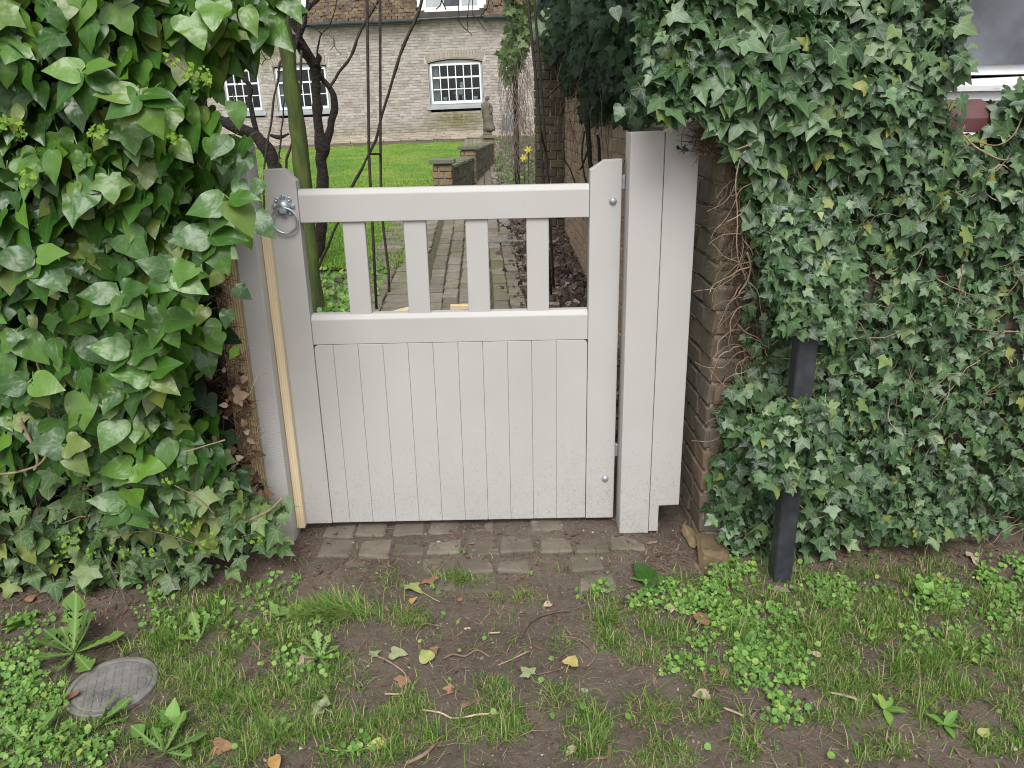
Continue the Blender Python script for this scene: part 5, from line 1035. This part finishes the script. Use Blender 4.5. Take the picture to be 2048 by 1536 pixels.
# ------------------------------------------------------------------ weeds, litter, grass
def dens(px, py, pats, base=0.):
    d = np.full(len(px), base)
    for a, b2, rx, ry, w_ in pats: d = np.maximum(d, w_*np.clip(1.45-((px-a)/rx)**2*1.0-((py-b2)/ry)**2*1.0, 0, 1))
    return d
GRS = [(420, 1300, 130, 110, .9), (560, 1250, 90, 50, .7), (430, 1420, 200, 110, .8), (150, 1490, 170, 60, .5), (700, 1480, 120, 60, .8), (600, 1400, 120, 60, .7), (640, 1335, 60, 40, .7), (800, 1420, 60, 40, .7), (810, 1240, 60, 20, .4), (960, 1380, 70, 30, .4), (1000, 1440, 70, 40, .8), (950, 1460, 50, 30, .7), (830, 1480, 60, 40, .7), (930, 1160, 60, 12, .7), (790, 1168, 40, 14, .4), (1035, 1195, 55, 14, .4), (1330, 1515, 70, 30, 1), (1250, 1260, 70, 45, .8), (1310, 1290, 80, 45, .5), (1400, 1180, 90, 40, .3), (1560, 1250, 140, 60, .9), (1750, 1200, 170, 60, .8), (1700, 1300, 220, 90, .9), (1900, 1330, 140, 90, .9), (1800, 1390, 150, 60, .9), (1640, 1400, 80, 45, .8), (1490, 1480, 30, 50, .6), (1770, 1500, 60, 30, .7), (1170, 1470, 60, 50, .6), (1120, 1410, 60, 30, .35), (1400, 1400, 50, 50, .5), (1300, 1420, 70, 40, .4), (2000, 1450, 80, 60, .8), (1540, 1140, 70, 30, .5), (60, 1400, 90, 60, .5), (1200, 1200, 50, 12, .4), (1090, 1290, 60, 30, .3), (1420, 1330, 120, 60, .5)]
GRS = [(a, b, c, d, min(e*1.35, 1.3)) for a, b, c, d, e in GRS]
GRS += [(1800, 1290, 260, 170, .75), (1600, 1220, 120, 80, .8), (480, 1330, 220, 140, .6), (250, 1460, 200, 80, .6), (1950, 1230, 120, 80, .7)]
GRS += [(2300, 1350, 260, 180, .8), (-260, 1350, 260, 180, .7)]
WDS = [(1700, 1240, 200, 70, .10), (1900, 1280, 120, 60, .15), (480, 1240, 160, 50, .18), (600, 1330, 80, 40, .3), (1380, 1200, 100, 32, 1), (1460, 1155, 50, 36, 1), (1500, 1250, 90, 40, .9), (1540, 1330, 80, 60, .9), (1570, 1420, 45, 45, .9), (1300, 1205, 60, 20, .8), (1190, 1178, 50, 12, .7), (1660, 1190, 60, 32, .9), (1890, 1195, 60, 30, .9), (2010, 1160, 60, 40, .9), (50, 1420, 90, 60, .9), (100, 1500, 130, 45, .9), (380, 1255, 60, 22, .5), (300, 1225, 30, 40, .6), (1440, 1310, 90, 50, .4), (560, 1170, 40, 20, .5), (2020, 1230, 40, 30, .5), (1360, 1345, 40, 25, .5), (640, 1240, 40, 20, .3), (60, 1240, 80, 14, .6), (1350, 1350, 30, 20, .5), (30, 1330, 60, 60, .6), (700, 1500, 60, 20, .4)]
def gpts(n, pats, base=0., nzs=9., nth=-.1, xr=(-2.4, 2.6), yr=(1.05, 2.26)):
    P = np.stack([rng.uniform(*xr, n), rng.uniform(*yr, n)], 1); z = gz(P[:, 0], P[:, 1]); px, py = projn(np.stack([P[:, 0], P[:, 1], z], 1)); d = dens(px, py, pats, base)
    nn2 = np.array([1.2*mn.noise(Vector((x*nzs, y*nzs, 2))) + .6*mn.noise(Vector((x*30, y*30, 5))) for x, y in P]); k = rng.random(n) < d*np.clip(.55+1.5*(nn2-nth), 0, 1); P = P[k]
    d2 = (P[:, 0]-mx)**2+(P[:, 1]-my)**2; P = P[d2 > .104**2]; return np.stack([P[:, 0], P[:, 1], gtopv(P[:, 0], P[:, 1])], 1)
P = gpts(430000, GRS, .03); n = len(P); tf = np.array([mn.noise(Vector((x*14, y*14, 7))) for x, y, _ in P]); V, Fc = bladet(n, (rng.gamma(6, .0040, n)+.006)*np.exp(1.3*tf), rng.uniform(.0013, .0030, n), P-np.array([0, 0, .003]), np.abs(rng.normal(.75, .45, n)), rng.uniform(0, 6.28, n), rng.uniform(.1, 1.1, n)); grass_obj('verge_grass', V, Fc, GRASS, 'patchy short green grass growing over the trodden soil in front of the gate')
# the long tussock
n = 900; c = gr(700, 1232); P = np.stack([rng.normal(c[0]-.03, .05, n), rng.normal(c[1], .016, n)], 1); P = np.stack([P[:, 0], P[:, 1], gtopv(P[:, 0], P[:, 1])], 1); V, Fc = bladet(n, rng.uniform(.05, .12, n), rng.uniform(.0018, .003, n), P-.002, rng.uniform(.7, 1.25, n), rng.normal(2.7, .9, n), rng.uniform(.1, .6, n)); o = grass_obj('grass_tussock', V, Fc, GRASS); tag(o, 'long-bladed dark green grass tussock left of the bare soil', 'grass')
P = gpts(120000, WDS, .003, 12, -.1); n = len(P); M = leaf_frames(n, np.full(n, .0115), 1.3, .7, .8, 3.1, .45); P[:, 2] += rng.uniform(.004, .028, n); o = scatter('clover_weeds', WEED_T+[leaf_t(H_IVY3, .2, .2, .05, (0, .5), 0, 91), leaf_t([(0, 0), (.3, .1), (.42, .4), (.3, .7), (0, .8)], .4, .3, .05, (0, .4), .4, 92)], rng.integers(0, 5, n), M, P, WEED); tag(o, 'low bright green round-leaved weeds spreading through the grass', 'weeds')
# creeping litter: chips, crumbs, fibres
n = 24000; P = np.stack([rng.uniform(-2.2, 2.4, n), rng.uniform(1.05, 2.45, n)], 1); px, py = projn(np.stack([P[:, 0], P[:, 1], gz(P[:, 0], P[:, 1])], 1)); d = dens(px, py, [(600, 1110, 110, 50, 1), (1310, 1100, 90, 50, .9), (1850, 1120, 250, 40, .9), (1500, 1150, 60, 40, .7), (250, 1200, 300, 60, .7), (660, 1050, 80, 20, .7)], .22); P = P[rng.random(n) < d]; n = len(P); P = np.stack([P[:, 0], P[:, 1], gtopv(P[:, 0], P[:, 1])+.002], 1)
chip = brick_tmpl(1, .16, .08, .0, .03, 5); M = rotz(rng.uniform(0, 6.28, n))*rng.gamma(3, .006, n)[:, None, None]; M[:, 2, 0] = rng.normal(0, .25, n)*np.linalg.norm(M[:, :, 0], axis=1); o = scatter('bark_litter', [chip], np.zeros(n, int), M, P, ROOT, None, False); tag(o, 'fine brown bark and fibre litter scattered over the soil', 'litter')
n = 5500; P = np.stack([rng.uniform(-2., 2.2, n), rng.uniform(1.1, 2.4, n)], 1); P = np.stack([P[:, 0], P[:, 1], gtopv(P[:, 0], P[:, 1])], 1); M = rotz(rng.uniform(0, 6.28, n))*rng.gamma(2, .0012, n)[:, None, None]; o = scatter('grit', [brick_tmpl(1, .8, .7, .2, .15, 4)], np.zeros(n, int), M, P, simple('pale_grit', (.12, .10, .08), (.38, .33, .27), 5, .9, 0, rv=.5), None, True); tag(o, 'small pale stones and grit in the trodden soil', 'grit')
n = 16000; P = np.stack([rng.uniform(-2., 2.2, n), rng.uniform(1.1, 2.4, n)], 1); cl = np.array([mn.noise(Vector((x*7, y*7, 3))) for x, y in P]); P = P[rng.random(n) < np.clip(.35+1.6*cl, .04, 1)]; n = len(P); P = np.stack([P[:, 0], P[:, 1], gtopv(P[:, 0], P[:, 1])], 1); M = rotz(rng.uniform(0, 6.28, n))*(rng.gamma(2.2, .0019, n)+.001)[:, None, None]; tag(scatter('soil_crumbs', [brick_tmpl(1, .85, .6, .2, .17, q) for q in (4, 6, 8)], rng.integers(0, 3, n), M, P, SOIL, None, True), 'loose crumbs of brown soil on the trodden ground', 'soil')
n = 5000; P = np.stack([rng.uniform(-2., 2.2, n), rng.uniform(1.1, 2.3, n)], 1); P = np.stack([P[:, 0], P[:, 1], gtopv(P[:, 0], P[:, 1])+.002], 1); V, Fc = bladet(n, rng.uniform(.015, .06, n), rng.uniform(.0008, .002, n), P, rng.uniform(1.3, 1.6, n), rng.uniform(0, 6.28, n), rng.uniform(-.2, .2, n)); tag(grass_obj('dead_grass', V, Fc, grass_mat('dead_straw', [(0, (.16, .11, .07)), (.6, (.32, .25, .16)), (1, (.45, .37, .24))])), 'dry straw coloured grass stalks flattened on the soil', 'grass')
# dead leaf litter in the garden bed right of the path
n = 6500; y = rng.uniform(3.0, 8.2, n); x = np.array([rng.uniform(PX(q)+.60-.35*rng.random()**2, WX(q)-.01) for q in y]); k = rng.random(n) < np.clip((x-PX(y)-.25)/.3, .1, 1); x, y = x[k], y[k]; n = len(x); P = np.stack([x, y, gz(x, y)+rng.uniform(.01, .07, n)*np.clip((x-PX(y)-.3)/.5, .3, 1)], 1); M = leaf_frames(n, rng.uniform(.02, .045, n), 1.2, .8, 1., 3.1, .2)
DLIT = NT('damp_leaf_litter'); _c = DLIT.ramp(DLIT.rnd(), [(0, (.03, .02, .018)), (.5, (.075, .05, .04)), (.85, (.14, .10, .08)), (1, (.30, .25, .20))]); DLIT = DLIT.fin(_c, .75)
CURL = [leaf_t(H_MAT, .8, .9, .1, (0, .3, .6), 0, 50, 1, .6), leaf_t(H_MAT2, -.5, .7, .12, (0, .3, .6), 0, 51, 1, -.4)]
o = scatter('leaf_litter', CURL, rng.integers(0, 2, n), M, P, DLIT); tag(o, 'dark brown dead leaves covering the bed between path and garden wall', 'leaf litter')
n = 2500; y = 8.4+13.6*rng.random(n)**1.5; x = np.array([rng.uniform(PX(q)+.5, 1.1) for q in y]); P = np.stack([x, y, gz(x, y)+rng.uniform(.005, .05, n)], 1); M = leaf_frames(n, rng.uniform(.03, .06, n), 1.2, .8, 1., 3.1, .2); tag(scatter('far_leaf_litter', CURL, rng.integers(0, 2, n), M, P, DLIT), 'brown dead leaves in the far bed under the bare creeper', 'leaf litter')
n = 3000; y = 8.6+13.4*rng.random(n)**1.3; x = np.array([rng.uniform(PX(q)+.55, 1.1) for q in y]); k = np.array([mn.noise(Vector((a*2, b*2, 8))) for a, b in zip(x, y)]) > -.05; x, y = x[k], y[k]; n = len(x); P = np.stack([x, y, gz(x, y)+rng.uniform(.01, .12, n)], 1); M = leaf_frames(n, np.full(n, .045), 1.2, .6, .8, 2.); tag(scatter('ground_ivy', IVY_T, rng.integers(0, 5, n), M, P, LEAF_FRESH), 'low pale green ground ivy in the far bed beside the path', 'ground cover')
# green weeds in the left bed and grass blades on the lawn
n = 2600; x = rng.uniform(-1.75, -.92, n); y = rng.uniform(3.4, 6.0, n); P = np.stack([x, y, gz(x, y)+rng.uniform(.01, .08, n)], 1); k = ~((y > 5.45) & (rng.random(n) < .6)); P = P[k]; n = len(P); M = leaf_frames(n, np.full(n, .035), 1.3, .5, .8, 2.); o = scatter('bed_weeds', WEED_T+[IVY_T[0]], rng.integers(0, 4, n), M, P, WEED); tag(o, 'low green weeds in the bed behind the left end of the gate', 'weeds')
n = 70000; y = 6.05+16.2*rng.random(n)**1.7; x = -12+rng.random(n)*11.1; x = np.where(y < 12, -4.2+rng.random(n)*3.35, x); k = x < np.array([lawn_r(q) for q in y]); x, y = x[k], y[k]; n = len(x); P = np.stack([x, y, gz(x, y)+.018], 1)
V, Fc = bladet(n, rng.uniform(.02, .045, n)*np.clip(1.2-y/40, .5, 1), rng.uniform(.003, .005, n)*(1+y/12), P, np.abs(rng.normal(.4, .3, n)), rng.uniform(0, 6.28, n), rng.uniform(.1, .9, n)); grass_obj('lawn_grass', V, Fc, LAWNBLADE, 'bright green mown grass of the cottage lawn')
# dandelions and broad weeds: each its own plant
def plant(c, n, L, up, label, name='dandelion', mat=DAND, tms=DAND_T, azr=(0, 2*math.pi), cat='weed', spread=.25):
    p = gr(*c); p[2] = gtop(p[0], p[1]); e = empty(name, p, label, cat, None); Ls = []; Ms = []
    for i in range(n):
        a = azr[0]+(azr[1]-azr[0])*(i+.5)/n+rng.normal(0, .12); el = rng.normal(up, spread); t_ = np.array([math.cos(a)*math.cos(el), math.sin(a)*math.cos(el), math.sin(el)]); nr = unit(np.array([0, 0, 1.])+rng.normal(0, .2, 3)-t_*.0); nr = unit(nr-t_*(nr@t_)) if abs(el) < 1.3 else np.array([0, -1., 0]); Ls.append(p+np.array([0, 0, .006])); Ms.append(frames(t_[None], nr[None], np.array([L*rng.uniform(.75, 1.15)]))[0])
    place_parts('leaf', [tmesh('leaf', t_, mat, True) for t_ in tms], rng.integers(0, len(tms), n), np.array(Ms), np.array(Ls), e); return e
plant((150, 1310), 10, .125, .35, 'large dandelion rosette with an upright leaf behind the round cover')
e = plant((148, 1308), 2, .16, 1.15, 'two tall upright dandelion leaves rising from the left soil', azr=(1.2, 1.9))
plant((190, 1462), 7, .085, .2, 'dandelion spreading jagged leaves over the near edge of the round cover', azr=(-.3, 3.4)); plant((345, 1450), 6, .05, .4, 'broad-leaved weed at the right edge of the round cover', 'broad_weed', WEED, [WEED_T[2], BIG_T[1]]); plant((640, 1320), 9, .075, .5, 'dandelion in the grass below the long tussock'); plant((455, 1265), 3, .065, 1.0, 'upright dock leaf in the grass left of the tussock', 'broad_weed', WEED, [H_DOCK])
plant((555, 1235), 4, .06, .7, 'small dock with a bent leaf beside the tussock', 'broad_weed', WEED, [H_DOCK]); plant((1300, 1160), 5, .075, .45, 'dark toothed dock leaves in front of the right gate post', 'broad_weed', LEAF_BIG, [DAND_T[1], BIG_T[0]]); plant((400, 1280), 4, .08, .9, 'narrow dandelion with one standing leaf in the middle left grass')
plant((1770, 1420), 5, .05, .5, 'small round-leaved weed in the bare patch at lower right', 'broad_weed', WEED, [H_DOCK]); plant((1890, 1450), 6, .045, .3, 'flat-leaved weed beside the lower right soil', 'broad_weed', WEED, [H_DOCK]); plant((60, 1500), 8, .09, .4, 'leafy dandelion in the bottom left corner'); plant((330, 1510), 7, .09, .4, 'dandelion at the bottom edge right of the round cover'); plant((1850, 1195), 6, .05, .5, 'leafy green weed clump under the right ivy', 'broad_weed', WEED, [BIG_T[0], WEED_T[0]]); plant((560, 1480), 6, .05, .6, 'small weed with ragged leaves near the bottom centre left'); plant((30, 1250), 6, .06, .3, 'low weed patch at the left frame edge', 'broad_weed', WEED, [IVY_T[0], WEED_T[2]])
# fallen leaves
def lm(name, c1, c2): return simple(name, c1, c2, 45, .65, .5, .003)
YG = lm('yellow_green_fallen', (.22, .28, .08), (.36, .38, .13)); BR = lm('brown_fallen', (.20, .10, .055), (.30, .17, .10)); OR = lm('orange_fallen', (.38, .20, .06), (.45, .30, .13)); TAN = lm('tan_fallen', (.34, .24, .17), (.46, .36, .28)); YEF = lm('yellow_fallen', (.36, .30, .09), (.50, .42, .15)); GRE = lm('grey_green_fallen', (.20, .24, .12), (.30, .34, .18)); RED = lm('red_green_fallen', (.16, .22, .04), (.40, .12, .05)); GRB = lm('grey_brown_fallen', (.16, .12, .10), (.25, .20, .17))
fl = [(820, 1180, .062, YG, IVY_T[0], 'lime green lobed leaf on the soil below the setts'), (860, 1166, .05, BR, IVY_T[2], 'flat brown leaf touching the grass strip below the setts'), (826, 1203, .03, OR, BIG_T[0], 'small orange-rimmed leaf under the lime green lobed leaf'), (622, 1318, .06, TAN, CURL[0], 'crumpled pale tan leaf beside the dandelion below the tussock'), (785, 1312, .05, GRE, BIG_T[2], 'pale green leaf left in the pair joined by a long stem'), (858, 1328, .055, YG, BIG_T[0], 'pale yellow-green heart leaf right in the pair joined by a long stem'), (1138, 1345, .048, YEF, BIG_T[2], 'yellow and orange leaf standing on the bare soil right of centre'), (1416, 1394, .045, TAN, BIG_T[0], 'pinkish tan leaf among thin grass at lower right'), (1398, 1250, .065, BR, BIG_T[3], 'long curled chestnut brown leaf in the round-leaved weeds'), (1562, 1182, .05, GRB, IVY_T[2], 'grey-brown withered leaf at the foot of the black post'), (1592, 1148, .045, GRB, CURL[0], 'curled brown leaf leaning behind the foot of the black post'), (650, 1425, .06, GRE, IVY_T[1], 'olive five-pointed leaf in the lower left grass'), (772, 1497, .045, YEF, BIG_T[1], 'folded straw yellow leaf at the bottom centre'), (432, 1502, .05, BR, BIG_T[2], 'brown leaf in the grass at the bottom left'), (548, 1522, .05, OR, BIG_T[1], 'yellow-brown leaf cut by the bottom edge'), (1935, 1112, .06, TAN, CURL[1], 'pale tan curled leaf under the ivy at the right'), (1890, 1160, .055, RED, BIG_T[1], 'half red half green leaf under the right ivy'), (1060, 1357, .045, GRE, IVY_T[0], 'pale grey-green star-shaped leaf in the central soil'), (808, 1362, .04, BR, IVY_T[2], 'red-brown leaf below the pale green pair'), (868, 1302, .035, BR, IVY_T[1], 'small russet leaf above the pale heart leaf'), (1345, 1218, .03, TAN, BIG_T[1], 'small upright tan leaf in the round-leaved weeds'), (55, 1205, .035, BR, BIG_T[0], 'orange-brown leaf on the soil at far left'), (905, 1385, .03, BR, IVY_T[1], 'small rust leaf in soil left of the centre grass'), (1100, 1210, .028, TAN, BIG_T[0], 'little tan leaf on bare soil right of the lime leaf'), (922, 1210, .026, BR, BIG_T[1], 'little brown leaf on bare soil near the lime leaf'), (1960, 1475, .04, YG, BIG_T[1], 'oval yellow-green leaf near the bottom right corner'), (305, 1155, .04, YEF, IVY_T[2], 'yellow leaf at the foot of the hedge'), (160, 1395, .05, BR, BIG_T[1], 'narrow brown leaf lying on the rim of the round cover'), (745, 1318, .035, GRE, IVY_T[0], 'dull green ivy leaf left of the pale pair'), (1150, 1500, .0301, TAN, CURL[1], 'scrap of pale leaf near the bottom centre right'), (1640, 1320, .03, TAN, BIG_T[1], 'thin pale leaf scrap in the right grass'), (1445, 1345, .03, BR, CURL[0], 'curled rust-brown leaf among mid right grass')]
for i, (a, b2, s, m_, tm, lb) in enumerate(fl):
    s *= .88
    p = gr(a, b2); p[2] = gtop(p[0], p[1])+.012+(.01 if i in (6, 27) else 0); an_ = rng.uniform(0, 6.28); t_ = np.array([[math.cos(an_), math.sin(an_), rng.uniform(-.1, .25)]]); nr = np.array([[rng.normal(0, .18), rng.normal(-.15, .18), 1.]]); A = frames(t_, nr, np.array([s]))[0]
    o = put('fallen_leaf', tmesh('fallen_leaf', tm, m_, True), None, Matrix([[*A[0], p[0]], [*A[1], p[1]], [*A[2], p[2]], [0, 0, 0, 1]])); tag(o, lb, 'leaf', 'fallen leaves on the ground')
# twigs lying about
STRAW = simple('straw_stem', (.42, .32, .18), (.55, .45, .28), 20, .7, .2)
tw = [([(752, 1318), (780, 1330), (805, 1345), (812, 1365), (806, 1390), (770, 1395)], 2.2, PALESTEM, 'curved pale stem hooking round the red-brown leaf'), ([(845, 1423), (880, 1430), (910, 1437), (960, 1431), (1000, 1424)], 2.2, STRAW, 'straight straw coloured stalk above the centre grass'), ([(885, 1320), (905, 1313), (930, 1316), (955, 1307), (980, 1320)], 2., TWIG, 'wavy brown twig right of the pale heart leaf'), ([(1040, 1283), (1060, 1252), (1090, 1232), (1140, 1226)], 2.4, TWIG, 'bent grey twig on the bare soil right of centre'), ([(815, 1530), (850, 1515), (870, 1490)], 4., PALESTEM, 'short thick stick at the bottom centre'), ([(1125, 1275), (1160, 1290), (1190, 1320), (1175, 1340)], 1.8, TWIG, 'thin crooked twig near the right-hand grass'), ([(500, 1270), (515, 1295), (528, 1313)], 3.2, ROOT, 'brown stick in the left grass'), ([(1075, 1355), (1125, 1348)], 1.8, TWIG, 'thin twig pointing at the yellow and orange leaf'), ([(1575, 1272), (1620, 1265), (1650, 1258), (1665, 1245)], 2.2, TWIG, 'thin twig in the grass right of the black post'), ([(978, 1270), (1000, 1274)], 2., STRAW, 'short yellow straw on the bare soil'), ([(995, 1335), (1035, 1323), (1060, 1310)], 1.8, PALESTEM, 'pale split straw on the central soil'), ([(650, 1500), (700, 1505), (740, 1500), (790, 1480)], 1.6, YG, 'green trailing stem near the bottom centre'), ([(840, 1185), (860, 1200), (880, 1207)], 1.4, YG, 'stalk of the lime green leaf'), ([(1450, 1420), (1485, 1437)], 2.6, TAN, 'pale chip of wood in the lower right soil'), ([(1655, 1385), (1690, 1393), (1720, 1400)], 2.6, TAN, 'pinkish stick at the edge of the lower right soil'), ([(830, 1270), (850, 1252), (870, 1255), (885, 1260)], 1.5, TWIG, 'fine forked twig right of the tussock')]
for i, (pl, r, m_, lb) in enumerate(tw):
    P = [gr(*q) for q in pl]; P = [np.array([q[0], q[1], gtop(q[0], q[1])+.006+.004*(k % 2)]) for k, q in enumerate(P)]; P, Rr = subdiv(P, [r*1.8/F]*len(P), 4, .006, i); o = MB().tube(P, Rr, 6).obj('twig', m_, None, True); tag(o, lb, 'twig', 'twigs on the ground')
print('OBJECTS', len(bpy.data.objects), 'TRIS', sum(len(m.polygons) for m in bpy.data.meshes))
